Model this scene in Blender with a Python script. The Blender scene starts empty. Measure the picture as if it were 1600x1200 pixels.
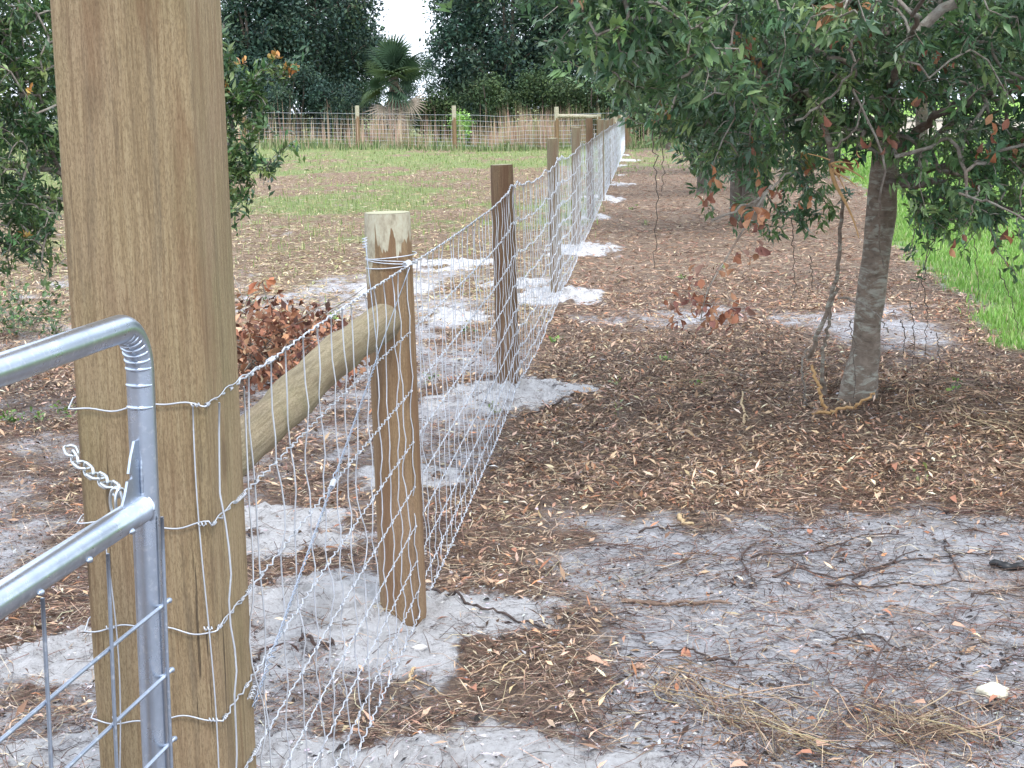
import bpy, math, random
import numpy as np
from math import pi, sin, cos, radians
rng = np.random.default_rng(7)
random.seed(7)
sc = bpy.context.scene
C = sc.collection

# ------------------------------------------------------------------ camera
H, F, PITCH, ROLL = 1.7, 2404.0, radians(10.26), radians(1.2)
def _rx(a):
    c, s = cos(a), sin(a); return np.array([[1,0,0],[0,c,-s],[0,s,c]])
def _rz(a):
    c, s = cos(a), sin(a); return np.array([[c,-s,0],[s,c,0],[0,0,1]])
RC = _rx(pi/2-PITCH) @ _rz(-ROLL)
cam = bpy.data.cameras.new('camera'); camo = bpy.data.objects.new('camera', cam); C.objects.link(camo)
cam.sensor_width = 36; cam.lens = F/1600*36; cam.clip_start = .05; cam.clip_end = 2000
from mathutils import Matrix, Vector
camo.matrix_world = Matrix.Translation((0,0,H)) @ Matrix(RC.tolist()).to_4x4()
sc.camera = camo
def ray(px, py): return RC @ np.array([(px-800)/F, (600-py)/F, -1.0])
def ground(px, py, z=0.0):
    d = ray(px, py); return np.array([0,0,H]) + d*((z-H)/d[2])
def at(px, py, Y):
    d = ray(px, py); return np.array([0,0,H]) + d*(Y/d[1])

# ------------------------------------------------------------------ light
sun_el, sun_az = radians(56), radians(158)      # azimuth clockwise from +Y
w = bpy.data.worlds.new('World'); sc.world = w; w.use_nodes = True
nt = w.node_tree; nt.nodes.clear()
def N(nt, t, **k):
    n = nt.nodes.new(t)
    for a, v in k.items(): setattr(n, a, v)
    return n
sky = N(nt, 'ShaderNodeTexSky', sky_type='NISHITA', sun_disc=False, sun_elevation=sun_el, sun_rotation=sun_az, air_density=1.0, dust_density=2.0)
mixw = N(nt, 'ShaderNodeMix', data_type='RGBA')
mixw.inputs[6].default_value = (1,1,1,1)
nzw = N(nt, 'ShaderNodeTexNoise'); nzw.inputs['Scale'].default_value = 2.2; nzw.inputs['Detail'].default_value = 6
tcw = N(nt, 'ShaderNodeTexCoord')
mrw = N(nt, 'ShaderNodeMapRange'); mrw.inputs[1].default_value=.3; mrw.inputs[2].default_value=.6; mrw.inputs[3].default_value=.72; mrw.inputs[4].default_value=.97
nt.links.new(tcw.outputs['Generated'], nzw.inputs['Vector']); nt.links.new(nzw.outputs['Fac'], mrw.inputs[0])
nt.links.new(mrw.outputs[0], mixw.inputs[0]); nt.links.new(sky.outputs[0], mixw.inputs[6])
mixw.inputs[7].default_value = (8.9, 9.8, 11.3, 1)          # the lit cloud deck
bg = N(nt, 'ShaderNodeBackground'); bg.inputs['Strength'].default_value = .148
ow = N(nt, 'ShaderNodeOutputWorld')
nt.links.new(mixw.outputs[2], bg.inputs[0]); nt.links.new(bg.outputs[0], ow.inputs[0])
sun = bpy.data.lights.new('sun', 'SUN'); sun.energy = 1.5; sun.angle = radians(10); sun.color = (1, .95, .88)
suno = bpy.data.objects.new('sun', sun); C.objects.link(suno)
sd = Vector((sin(sun_az)*cos(sun_el), cos(sun_az)*cos(sun_el), sin(sun_el)))
suno.rotation_euler = sd.to_track_quat('Z', 'Y').to_euler(); suno.location = (0,0,30)
sc.view_settings.view_transform = 'Standard'; sc.view_settings.look = 'None'
sc.view_settings.exposure = 0.72; sc.view_settings.gamma = 1; sc.view_settings.use_curve_mapping = False
sc.cycles.max_bounces = 6; sc.cycles.transparent_max_bounces = 4

# ------------------------------------------------------------------ mesh helpers
class MB:
    def __init__(s): s.v=[]; s.f=[]; s.c=[]; s.n=0; s.k=0
    def add(s, v, faces, col=None):
        v = np.asarray(v, float).reshape(-1,3)
        for f in (faces if isinstance(faces, list) else [faces]):
            f = np.asarray(f, int)
            if f.size: s.f.append(f + s.n)
        s.v.append(v)
        c = np.ones((len(v),3))*.5 if col is None else (np.tile(np.asarray(col,float),(len(v),1)) if np.ndim(col)==1 else np.asarray(col,float))
        s.c.append(c); s.n += len(v)
    def tube(s, pts, rad, sides=5, col=None, cap=True):
        pts = np.asarray(pts, float); n = len(pts); rad = np.broadcast_to(np.asarray(rad,float),(n,))
        t = np.gradient(pts, axis=0); t /= np.linalg.norm(t,axis=1)[:,None]+1e-12
        mz = abs(t[:,2])
        if mz.max() < .93 or mz.min() > .4:
            up = np.array([0,0,1.0]) if mz.max()<.93 else np.array([.9,-.35,0.0])
            if mz.max() >= .93 and (np.abs(t@up)/np.linalg.norm(up)).max() > .93: up = np.array([.35,.9,0.0])
            a = np.cross(t, up); a /= np.linalg.norm(a,axis=1)[:,None]+1e-12
        else:
            a = np.zeros_like(t); q = np.cross(t[0],[.31,.87,.11]); a[0] = q/np.linalg.norm(q)
            for i in range(1,n):
                q = a[i-1]-t[i]*(a[i-1]@t[i]); a[i] = q/(np.linalg.norm(q)+1e-12)
        b = np.cross(t, a)
        th = np.arange(sides)*2*pi/sides
        v = pts[:,None]+rad[:,None,None]*(np.cos(th)[None,:,None]*a[:,None]+np.sin(th)[None,:,None]*b[:,None])
        i = np.arange(n-1)[:,None]*sides; j = np.arange(sides)[None]; k = (j+1)%sides
        f = np.stack([i+j, i+k, i+sides+k, i+sides+j], -1).reshape(-1,4)
        fs = [f]
        if cap: fs += [np.arange(sides)[None], ((n-1)*sides+np.arange(sides))[::-1][None]]
        s.add(v.reshape(-1,3), fs, col)
    def inst(s, T, P, R, S, col, jit=0.0):
        """T=(verts,[faces..]); P Nx3, R Nx3x3 (columns = axes), S Nx3, col Nx3"""
        tv, tf = T; tv = np.asarray(tv,float); n=len(P); k=len(tv)
        if n==0: return
        v = np.einsum('nij,nkj->nki', R, tv[None]*S[:,None,:]) + P[:,None,:]
        off = (np.arange(n)*k)[:,None,None]
        fs = [ (np.asarray(f)[None]+off).reshape(-1, len(f[0])) for f in tf ]
        s.add(v.reshape(-1,3), fs, np.repeat(col, k, axis=0))
    def mesh(s, name, off=(0,0,0), smooth=True):
        m = bpy.data.meshes.new(name)
        if not s.v: return m
        v = np.concatenate(s.v)-np.asarray(off)
        m.vertices.add(len(v)); m.vertices.foreach_set('co', v.astype(np.float32).ravel())
        li = np.concatenate([f.ravel() for f in s.f]); lt = np.concatenate([np.full(len(f), f.shape[1]) for f in s.f])
        ls = np.concatenate([[0], np.cumsum(lt)[:-1]])
        m.loops.add(len(li)); m.loops.foreach_set('vertex_index', li.astype(np.int32))
        m.polygons.add(len(lt)); m.polygons.foreach_set('loop_start', ls.astype(np.int32)); m.polygons.foreach_set('loop_total', lt.astype(np.int32))
        m.polygons.foreach_set('use_smooth', np.full(len(lt), smooth, dtype=bool))
        ca = m.color_attributes.new('col','FLOAT_COLOR','POINT')
        cc = np.concatenate(s.c); cc = np.concatenate([cc, np.ones((len(cc),1))],1)
        ca.data.foreach_set('color', cc.astype(np.float32).ravel())
        m.update(calc_edges=True); return m
WL = {}
def thing(name, label, cat, loc=(0,0,0), group=None):
    o = bpy.data.objects.new(name, None); C.objects.link(o); o.location = loc; o.empty_display_size=.1
    o['label']=label; o['category']=cat
    if group: o['group']=group
    WL[o.name]=np.array(loc,float); return o
def obj(name, mb, mat, parent=None, smooth=True, label=None, kind=None, origin=None):
    off = WL[parent.name] if parent is not None else (np.array(origin,float) if origin is not None else np.zeros(3))
    m = mb.mesh(name, off if parent is None or origin is None else np.array(origin,float), smooth); m.materials.append(mat)
    o = bpy.data.objects.new(name, m); C.objects.link(o)
    if parent is not None:
        o.parent = parent
        if origin is not None: o.location = np.array(origin,float)-off; WL[o.name]=np.array(origin,float)
        else: WL[o.name]=off.copy()
    elif origin is not None: o.location = origin; WL[o.name]=np.array(origin,float)
    else: WL[o.name]=np.zeros(3)
    if label: o['label']=label
    if kind: o['kind']=kind
    return o
def tag(o, label, cat, group=None):
    o['label']=label; o['category']=cat
    if group: o['group']=group
    return o
def link(name, mesh, parent, loc):
    o = bpy.data.objects.new(name, mesh); C.objects.link(o); o.parent = parent
    o.location = np.asarray(loc,float)-WL[parent.name]; return o

# value noise in numpy (drives terrain and where litter lies)
def _h(ix, iy, s):
    n = (ix*374761393 + iy*668265263 + s*1442695041) & 0xffffffff
    n = ((n ^ (n>>13))*1274126177) & 0xffffffff
    return ((n ^ (n>>16)) & 0xffff)/65535.0
def vn(x, y, s=0):
    x=np.asarray(x,float); y=np.asarray(y,float)
    ix=np.floor(x).astype(np.int64); iy=np.floor(y).astype(np.int64); fx=x-ix; fy=y-iy
    fx=fx*fx*(3-2*fx); fy=fy*fy*(3-2*fy)
    return (_h(ix,iy,s)*(1-fx)+_h(ix+1,iy,s)*fx)*(1-fy)+(_h(ix,iy+1,s)*(1-fx)+_h(ix+1,iy+1,s)*fx)*fy
def fbm(x, y, s=0, o=4):
    a=0; t=0; k=1.0
    for i in range(o): a=a+vn(x*2**i, y*2**i, s+i*17)*k; t+=k; k*=.55
    return a/t
def sst(a,b,x): t=np.clip((x-a)/(b-a),0,1); return t*t*(3-2*t)

# ------------------------------------------------------------------ materials
def newmat(name):
    m = bpy.data.materials.new(name); m.use_nodes=True; t=m.node_tree; t.nodes.clear()
    o=N(t,'ShaderNodeOutputMaterial'); b=N(t,'ShaderNodeBsdfPrincipled'); t.links.new(b.outputs[0],o.inputs[0]); return m,t,b,o
def noise(t, vec, scale, detail=4, rough=.55, dist=0):
    n=N(t,'ShaderNodeTexNoise'); n.inputs['Scale'].default_value=scale; n.inputs['Detail'].default_value=detail; n.inputs['Roughness'].default_value=rough; n.inputs['Distortion'].default_value=dist
    if vec is not None: t.links.new(vec,n.inputs['Vector'])
    return n.outputs['Fac']
def mapping(t, vec, scale=(1,1,1), loc=(0,0,0), rot=(0,0,0)):
    n=N(t,'ShaderNodeMapping'); n.inputs['Scale'].default_value=scale; n.inputs['Location'].default_value=loc; n.inputs['Rotation'].default_value=rot
    t.links.new(vec,n.inputs['Vector']); return n.outputs[0]
def rmp(t, fac, stops, interp='LINEAR'):
    n=N(t,'ShaderNodeValToRGB'); n.color_ramp.interpolation=interp; e=n.color_ramp.elements
    while len(e)<len(stops): e.new(.5)
    for k,(p,c) in enumerate(stops):
        e[k].position=p; e[k].color=(c,c,c,1) if not hasattr(c,'__len__') else (*c,1)
    t.links.new(fac,n.inputs[0]); return n.outputs[0]
def mix(t, f, a, b, mode='MIX'):
    n=N(t,'ShaderNodeMix',data_type='RGBA',blend_type=mode)
    for i,x in ((0,f),(6,a),(7,b)):
        if hasattr(x,'default_value') or hasattr(x,'links'): t.links.new(x,n.inputs[i])
        elif i==0: n.inputs[0].default_value=x
        else: n.inputs[i].default_value=(*x,1)
    return n.outputs[2]
def mth(t, op, a, b=0.0, clamp=False):
    n=N(t,'ShaderNodeMath',operation=op); n.use_clamp=clamp
    for i,x in ((0,a),(1,b)):
        if hasattr(x,'links'): t.links.new(x,n.inputs[i])
        else: n.inputs[i].default_value=x
    return n.outputs[0]
def bump(t, b, h, strength=.5, dist=.01):
    n=N(t,'ShaderNodeBump'); n.inputs['Strength'].default_value=strength; n.inputs['Distance'].default_value=dist
    t.links.new(h,n.inputs['Height']); t.links.new(n.outputs[0],b.inputs['Normal'])
def leafmat(name, rough=.5, trans=.22, spec=.4):
    m,t,b,o=newmat(name); a=N(t,'ShaderNodeAttribute',attribute_name='col')
    b.inputs['Roughness'].default_value=rough; b.inputs['Specular IOR Level'].default_value=spec
    t.links.new(a.outputs['Color'],b.inputs['Base Color'])
    if trans:
        tr=N(t,'ShaderNodeBsdfTranslucent'); t.links.new(a.outputs['Color'],tr.inputs[0]); ms=N(t,'ShaderNodeMixShader'); ms.inputs[0].default_value=trans
        t.links.new(b.outputs[0],ms.inputs[1]); t.links.new(tr.outputs[0],ms.inputs[2]); t.links.new(ms.outputs[0],o.inputs[0])
    return m
M_leaf=leafmat('leaf_green',.38,.2,.5); M_far=leafmat('far_foliage',.6,.15,.25); M_dry=leafmat('dry_matter',.75,.08,.2); M_grass=leafmat('grass_blades',.5,.35,.3)
def barkmat(name, c1, c2, lichen=.0, sc_=14, zs=.35):
    m,t,b,o=newmat(name); tc=N(t,'ShaderNodeTexCoord').outputs['Object']; v=mapping(t,tc,(1,1,zs))
    n1=noise(t,v,sc_,6,.65,.4); n2=noise(t,tc,3.5,4); n3=noise(t,mapping(t,tc,(1,1,2.8)),9,5,.7,.6)
    c=mix(t,rmp(t,n1,[(.3,0),(.7,1)]),c1,c2)
    c=mix(t,mth(t,'MULTIPLY',rmp(t,n3,[(.5,0),(.62,1)]),lichen),c,(.36,.37,.31))
    c=mix(t,mth(t,'MULTIPLY',rmp(t,n2,[(.55,0),(.72,1)]),.5),c,(.20,.115,.07))
    t.links.new(c,b.inputs['Base Color']); b.inputs['Roughness'].default_value=.9; bump(t,b,mth(t,'ADD',n1,n3),.8,.012); return m
M_bark=barkmat('lichened_bark',(.10,.075,.055),(.26,.21,.165),.75,16,1.6)
M_twig=barkmat('twig_bark',(.11,.085,.065),(.30,.27,.23),.4,30)
M_darkbark=barkmat('dark_bark',(.05,.04,.032),(.12,.095,.075),.15)
def woodmat(name, base, dark, light, ringc=(0,0,0), top=None, green=.3, fine=1.0, ring_scale=22, crack=1.0):
    m,t,b,o=newmat(name); tc=N(t,'ShaderNodeTexCoord').outputs['Object']
    vz=mapping(t,tc,(1,1,.05),ringc,(.62,.15,0))
    wv=N(t,'ShaderNodeTexWave',wave_type='RINGS',rings_direction='Z',wave_profile='SAW'); wv.inputs['Scale'].default_value=ring_scale
    wv.inputs['Distortion'].default_value=3.2; wv.inputs['Detail'].default_value=3; wv.inputs['Detail Scale'].default_value=2.2; wv.inputs['Detail Roughness'].default_value=.6
    t.links.new(vz,wv.inputs['Vector'])
    st=noise(t,mapping(t,tc,(1,1,.03)),170,7,.8,.1); st2=noise(t,mapping(t,tc,(1,1,.06)),26,5,.65,.3); big=noise(t,mapping(t,tc,(1,1,.35)),5,4)
    fuzz=noise(t,mapping(t,tc,(1,1,.25)),420,3,.7)
    c=mix(t,rmp(t,wv.outputs['Fac'],[(.0,0),(.7,.55),(.92,1),(1,.2)]),base,dark)
    c=mix(t,.25,base,c)
    c=mix(t,mth(t,'MULTIPLY',rmp(t,st,[(.44,0),(.60,1)]),.55),c,light)
    c=mix(t,mth(t,'MULTIPLY',rmp(t,st,[(.36,1),(.46,0)]),.6),c,dark)
    c=mix(t,mth(t,'MULTIPLY',rmp(t,st2,[(.52,0),(.7,1)]),.65),c,dark)
    c=mix(t,mth(t,'MULTIPLY',rmp(t,big,[(.5,0),(.7,1)]),green),c,(.19,.185,.085))
    c=mix(t,mth(t,'MULTIPLY',rmp(t,noise(t,mapping(t,tc,(1,1,.5),(3,1,2)),4,3),[(.5,0),(.68,1)]),.35),c,(.34,.23,.16))
    c=mix(t,mth(t,'MULTIPLY',rmp(t,fuzz,[(.47,0),(.60,1)]),.5),c,dark)
    sa=noise(t,mapping(t,tc,(1,1,.10),(2,5,3)),9,5,.65,.6); c=mix(t,mth(t,'MULTIPLY',rmp(t,sa,[(.49,0),(.62,1)]),.62),c,tuple(x*y for x,y in zip(dark,(1.25,1.05,1.0))))
    sb=noise(t,mapping(t,tc,(1,1,.07),(9,1,4)),22,6,.7,.3); c=mix(t,mth(t,'MULTIPLY',rmp(t,sb,[(.56,0),(.68,1)]),.45),c,(.09,.068,.05))
    kv=N(t,'ShaderNodeTexVoronoi'); kv.inputs['Scale'].default_value=5.5; t.links.new(mapping(t,tc,(1,1,.5),(.3,.1,.22)),kv.inputs['Vector']); c=mix(t,mth(t,'MULTIPLY',rmp(t,kv.outputs['Distance'],[(.06,1),(.15,0)]),.45),c,(.10,.06,.035))
    ck=noise(t,mapping(t,tc,(1,1,.03),(7,3,1)),60,4,.6)
    ckm=mth(t,'MULTIPLY',rmp(t,ck,[(.675,0),(.70,1)]),crack)
    c=mix(t,mth(t,'MULTIPLY',ckm,.75),c,(.05,.035,.025))
    if top is not None:      # strips of bark left on above a height
        sx=N(t,'ShaderNodeSeparateXYZ'); t.links.new(tc,sx.inputs[0])
        jag=noise(t,mapping(t,tc,(1,1,.10)),24,3,.5)
        hh=mth(t,'ADD',sx.outputs['Z'],mth(t,'MULTIPLY',mth(t,'SUBTRACT',jag,.5),.62))
        mk=rmp(t,mth(t,'SUBTRACT',hh,top-.5),[(.497,0),(.503,1)])
        bc=rmp(t,noise(t,mapping(t,tc,(1,1,.5)),32,5,.7),[(.3,(.23,.20,.14)),(.5,(.42,.38,.28)),(.7,(.50,.50,.38))])
        c=mix(t,mk,c,bc)
    t.links.new(c,b.inputs['Base Color']); b.inputs['Roughness'].default_value=.88; b.inputs['Specular IOR Level'].default_value=.25
    hgt=mth(t,'ADD',mth(t,'ADD',mth(t,'MULTIPLY',st,1.6),mth(t,'MULTIPLY',fuzz,.55)),mth(t,'ADD',mth(t,'MULTIPLY',st2,.6),mth(t,'MULTIPLY',ckm,-1.0)))
    bump(t,b,hgt,.8*fine,.006); return m
M_gatepost=woodmat('rough_sawn_pine',(.335,.245,.135),(.15,.10,.055),(.46,.365,.22),(.02,.06,.1),None,.45,1.0,26)
M_post_tan=woodmat('treated_pine_tan',(.255,.168,.09),(.125,.078,.044),(.35,.25,.15),(0.03,0,0),1.19,.25,.8,30)
M_post_brown=woodmat('treated_pine_brown',(.17,.11,.065),(.085,.052,.033),(.27,.19,.115),(0.02,0,0),None,.15,.9,30)
M_post_grey=woodmat('weathered_pine_grey',(.22,.18,.12),(.10,.075,.05),(.33,.28,.20),(0.02,0,.01),None,.4,.9,30)
M_rail=woodmat('peeled_rail',(.25,.205,.12),(.10,.078,.045),(.38,.32,.215),(0,.0,0),None,.5,.7,18,.6)
def endgrain(name, c1, c2):
    m,t,b,o=newmat(name); tc=N(t,'ShaderNodeTexCoord').outputs['Object']
    wv=N(t,'ShaderNodeTexWave',wave_type='RINGS',rings_direction='Z'); wv.inputs['Scale'].default_value=60; wv.inputs['Distortion'].default_value=1.5; t.links.new(tc,wv.inputs['Vector'])
    c=mix(t,wv.outputs['Fac'],c1,c2); c=mix(t,mth(t,'MULTIPLY',noise(t,tc,40,4),.6),c,(.36,.38,.24))
    t.links.new(c,b.inputs['Base Color']); b.inputs['Roughness'].default_value=.9; return m
M_end=endgrain('end_grain',(.42,.40,.27),(.30,.26,.17)); M_enddark=endgrain('end_grain_dark',(.22,.16,.10),(.12,.08,.05))
def metal(name, col, metallic, rough, streak=0):
    m,t,b,o=newmat(name); tc=N(t,'ShaderNodeTexCoord').outputs['Object']
    n=noise(t,tc,18,5,.6); n2=noise(t,tc,90,4,.6)
    c=mix(t,rmp(t,n,[(.35,0),(.7,1)]),col,tuple(x*.78 for x in col))
    c=mix(t,mth(t,'MULTIPLY',rmp(t,n2,[(.55,0),(.7,1)]),.35),c,(.80,.82,.84))
    t.links.new(c,b.inputs['Base Color']); b.inputs['Metallic'].default_value=metallic
    r=mth(t,'ADD',mth(t,'MULTIPLY',n,.25),rough-.1); t.links.new(r,b.inputs['Roughness']); bump(t,b,n2,.12,.001); return m
M_tube=metal('galvanised_tube',(.50,.56,.65),.95,.27); M_wire=metal('galvanised_wire',(.58,.61,.66),.4,.36); M_rod=metal('galvanised_rod',(.36,.41,.49),.8,.36)
M_chain=metal('zinc_chain',(.62,.65,.66),.85,.28)

# ------------------------------------------------------------------ layout
YAW = radians(5.05); FD = np.array([sin(YAW),cos(YAW),0.0]); FNn = np.array([cos(YAW),-sin(YAW),0.0])
def xf(y): return -.324+.0895*(np.asarray(y,float)-4.99)
def lawn_edge(y): return np.interp(y,[2,5,8,10.4,15.4,20,28,45,70],[40,14,3.6,3.55,4.1,4.9,6.6,9.0,13])
POSTS = [ # centre px of base, px/y of top, diameter, material, label
 ((628,962),(602,345),.152),((795,601),(783,257),.134),((870,457),(863,218),.105),((901,384),(901,202),.11),((923,337),(921,188),.105),
 ((940,311),(939,190),.11),((951,289),(948,186),.105)]
mounds=[(-.62,4.98,.60,.46,.05),(-1.42,4.7,.30,.30,.02),(-.25,3.78,.50,.20,.02),(.25,3.72,.25,.12,.0),(-.02,8.95,.42,.56,.06),(-.9,3.9,.5,.18,.01),
        (.42,13.8,.42,.62,.05),(-.45,12.6,.38,.5,.02),(.05,14.8,.35,.5,.03),(.86,18.3,.42,.8,.04),(-1.1,14.6,.5,.4,.01),(-.62,17.0,.6,.55,.01),(-.5,7.0,.22,.25,.0),(-1.0,6.3,.3,.2,.0),(-.9,5.9,.3,.2,0)]
for k in range(7): mounds.append((1.30+.41*k+.1*((k*7)%3-1), 23.5+4.65*k, .34+.06*(k%3),.7+.2*((k*5)%3),.03))
pool=[(3.1,13.0,.0,.0,0)]
HOLES=[(-.90,5.38,.045,.05)]
def terrain(x,y):
    x=np.asarray(x,float); y=np.asarray(y,float)
    z=.0005*np.clip(-x,0,14)*np.clip(y,0,75)
    z=z+(fbm(x*.45,y*.45,3,3)-.5)*.06*sst(2,8,y)
    z=z+(fbm(x*3,y*3,5,4)-.5)*.06+(fbm(x*12,y*12,9,4)-.5)*.034
    for (a,b,rx,ry,h) in mounds:
        if h>0: z=z+h*np.exp(-(((x-a)/rx)**2+((y-b)/ry)**2)*1.1)*(.45+1.1*fbm(x*9,y*9,21,4))
    w_=0*x
    for (a,b,rx,ry,h) in mounds: w_=np.maximum(w_,np.exp(-(((x-a)/rx)**2+((y-b)/ry)**2)*.9))
    cl_=fbm(x*17,y*17,211,4); z=z+w_*(np.abs(cl_-.5)*-.17+.018)+w_*sst(.58,.75,fbm(x*26,y*26,213,2))*.022
    z=z+.07*np.exp(-(((x-1.93)/.26)**2+((y-8.55)/.26)**2))
    z=z+.10*np.exp(-(((x-2.5)/1.3)**2+((y-8.3)/.9)**2))
    return z
def zones(x,y):
    """white sand, leaf litter, green, straw in 0..1"""
    x=np.asarray(x,float); y=np.asarray(y,float); s=x-xf(y); n1=fbm(x*1.1,y*.8,31,4); n2=fbm(x*4,y*3,41,4); n3=fbm(x*.35,y*.22,51,4); n4=fbm(x*13,y*9,43,3)
    W=np.zeros_like(x)
    for (a,b,rx,ry,h) in mounds:
        d=np.sqrt(((x-a)/rx)**2+((y-b)/ry)**2)+(n2-.5)*1.3+(n1-.5)*.6+(n4-.5)*.9
        W=np.maximum(W,1-sst(.62,1.16,d))
    W=W*(1-sst(11,24,y)*(.30+.7*(n2-.3).clip(0,1)))
    path=sst(-.25,.25,s)
    # path side
    L=.62+0*x
    edge=6.35+(n1-.5)*1.3-.10*(x-.5)
    fore=1-sst(edge-.35,edge+.35,y+(n2-.5)*.8)
    right=sst(.25,.75,s+(n1-.5)*.9)
    Lf=(.80+.5*(n2-.5))*(1-right)+right*(.10+1.3*(n1-.5)+.9*(n2-.5)+.5*(n4-.5))
    Lb=1.0-.25*sst(9.5,13,y)
    strip=np.exp(-(((x-(2.75+.05*(y-11)))/.95)**2+((y-11.3)/1.9)**2)*1.2)
    strip=np.maximum(strip, .8*np.exp(-(((x-1.3)/.9)**2+((y-12.3)/.9)**2)*1.2))
    Lb=Lb-(.62+.5*(n4-.5)+.6*(n2-.5))*sst(.25,.95,strip+(n2-.5)*.7+(n1-.5)*.4)
    Lp=Lf*fore+Lb*(1-fore)
    # field side
    Lq=.68+1.0*(n1-.5)+.9*(n2-.5)+.5*(n4-.5)
    Lq=Lq+.08+.35*sst(13,18,y)-.38*sst(.45,.65,fbm(x*.9+4,y*.5,61,4))*(1-sst(16,24,y))
    L=Lq*(1-path)+Lp*path
    L=np.clip(L,0,1)*(1-W)
    # straw share
    T=np.clip(sst(8.5,13,y+(n1-.5)*5),0,1)
    T=np.where(path>.5, .25+.65*sst(13,16,y+(n1-.5)*3), T*.95+.05)
    G=(1-path)*sst(.37,.72,n3*.55+.45*n1+.08*sst(18,34,y)+.15*sst(40,52,y)+(n2-.5)*.42)*sst(13,24,y)
    G=np.maximum(G,path*sst(32,46,y+(n1-.5)*14)*sst(.35,.55,n2)*.9)
    le=lawn_edge(y)+(n2-.5)*.35+(n1-.5)*.5
    lawn=sst(-.12,.18,x-le)
    G=np.maximum(G,lawn); G=np.maximum(G, sst(58,62,y)*.55)
    road=sst(14,17,x)*(1-sst(32,38,x))*sst(60,75,y)*(1-sst(150,170,y))
    G=G*(1-road)
    L=L*(1-lawn)
    return W,L,G,T,lawn,road

# ------------------------------------------------------------------ ground
def axis(segs):
    out=[segs[0][0]]
    for a,b,d0,d1 in segs:
        x=a
        while x<b-1e-6:
            f=(x-a)/(b-a); x=min(b,x+d0+(d1-d0)*f); out.append(x)
    return np.array(out)
ys=axis([(-400,-8,120,8),(-8,2.4,1.2,.06),(2.4,7,.022,.028),(7,11,.028,.04),(11,22,.045,.14),(22,70,.18,1.2),(70,200,1,15),(200,700,25,120)])
xr=axis([(0,1.6,.022,.027),(1.6,3.2,.026,.04),(3.2,8,.035,.16),(8,30,.2,2),(30,700,4,100)])
xs=np.concatenate([-xr[::-1][:-1],xr])
X,Y=np.meshgrid(xs,ys); Z=terrain(X,Y)
far=sst(80,140,np.hypot(X,Y)); Z=Z*(1-far)
for (a,b,r,d) in HOLES: Z-=d*np.exp(-(((X-a)/r)**2+((Y-b)/r)**2))
W_,L_,G_,T_,LW_,RD_=zones(X,Y)
ny,nx=X.shape
i=np.arange(ny-1)[:,None]*nx+np.arange(nx-1)[None]
fq=np.stack([i,i+1,i+nx+1,i+nx],-1).reshape(-1,4)
g=MB(); g.add(np.stack([X,Y,Z],-1).reshape(-1,3), fq, np.stack([W_,L_,G_],-1).reshape(-1,3))
m,t,b,o=newmat('sandy_ground')
tc=N(t,'ShaderNodeTexCoord').outputs['Object']
za=N(t,'ShaderNodeAttribute',attribute_name='col'); zs=N(t,'ShaderNodeSeparateColor'); t.links.new(za.outputs['Color'],zs.inputs[0])
zb=N(t,'ShaderNodeAttribute',attribute_name='zone2'); z2=N(t,'ShaderNodeSeparateColor'); t.links.new(zb.outputs['Color'],z2.inputs[0])
nA=noise(t,tc,9,10,.78); nB=noise(t,tc,60,8,.8); nC=noise(t,tc,2.2,5,.6); nD=noise(t,mapping(t,tc,(1,2.0,1)),30,9,.85,.5); nE=noise(t,tc,260,4,.7)
grey=rmp(t,mix(t,.45,nA,nB),[(.37,(.06,.05,.052)),(.43,(.27,.255,.265)),(.475,(.62,.607,.625)),(.55,(.78,.77,.80))])  # dark stops paint shade into the hollows of the grey sand
white=rmp(t,mix(t,.5,nA,nB),[(.36,(.15,.125,.12)),(.425,(.48,.45,.445)),(.47,(.80,.775,.77)),(.55,(.90,.885,.885))])  # dark stops put hollow shading into the colour, as the bump shades weakly
brown=rmp(t,nD,[(.36,(.022,.015,.013)),(.45,(.13,.085,.062)),(.53,(.31,.215,.16)),(.62,(.54,.43,.34))])
straw=rmp(t,nD,[(.36,(.05,.033,.027)),(.46,(.20,.135,.095)),(.54,(.36,.26,.18)),(.64,(.54,.44,.32))])
green=rmp(t,nB,[(.3,(.09,.12,.04)),(.5,(.22,.27,.10)),(.7,(.40,.42,.22))])
soil=mix(t,rmp(t,nD,[(.40,.6),(.48,0)]),grey,(.07,.05,.045))
lit=mix(t,z2.outputs[0],brown,straw)
c=mix(t,rmp(t,mth(t,'ADD',zs.outputs[1],mth(t,'MULTIPLY',mth(t,'SUBTRACT',nD,.5),2.6)),[(.34,0),(.66,1)]),soil,lit)
c=mix(t,rmp(t,mth(t,'ADD',zs.outputs[0],mth(t,'MULTIPLY',mth(t,'ADD',mth(t,'SUBTRACT',nB,.5),mth(t,'SUBTRACT',nD,.5)),1.5)),[(.28,0),(.66,1)]),c,white)
c=mix(t,rmp(t,mth(t,'ADD',zs.outputs[2],mth(t,'MULTIPLY',mth(t,'SUBTRACT',nB,.5),1.4)),[(.38,0),(.85,1)]),c,green)
c=mix(t,z2.outputs[1],c,mix(t,nB,(.14,.26,.04),(.26,.42,.08)))
c=mix(t,z2.outputs[2],c,(.48,.42,.34))
sp=rmp(t,nE,[(.30,1),(.38,0)]); c=mix(t,mth(t,'MULTIPLY',sp,.55),c,(.06,.05,.05))
t.links.new(c,b.inputs['Base Color']); b.inputs['Roughness'].default_value=.95; b.inputs['Specular IOR Level'].default_value=.15
bump(t,b,mth(t,'ADD',mth(t,'ADD',nD,nB),mth(t,'MULTIPLY',nE,.35)),1.0,.03)
M_ground=m
go=obj('ground',g,M_ground,kind='structure')
ca=go.data.color_attributes.new('zone2','FLOAT_COLOR','POINT')
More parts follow.
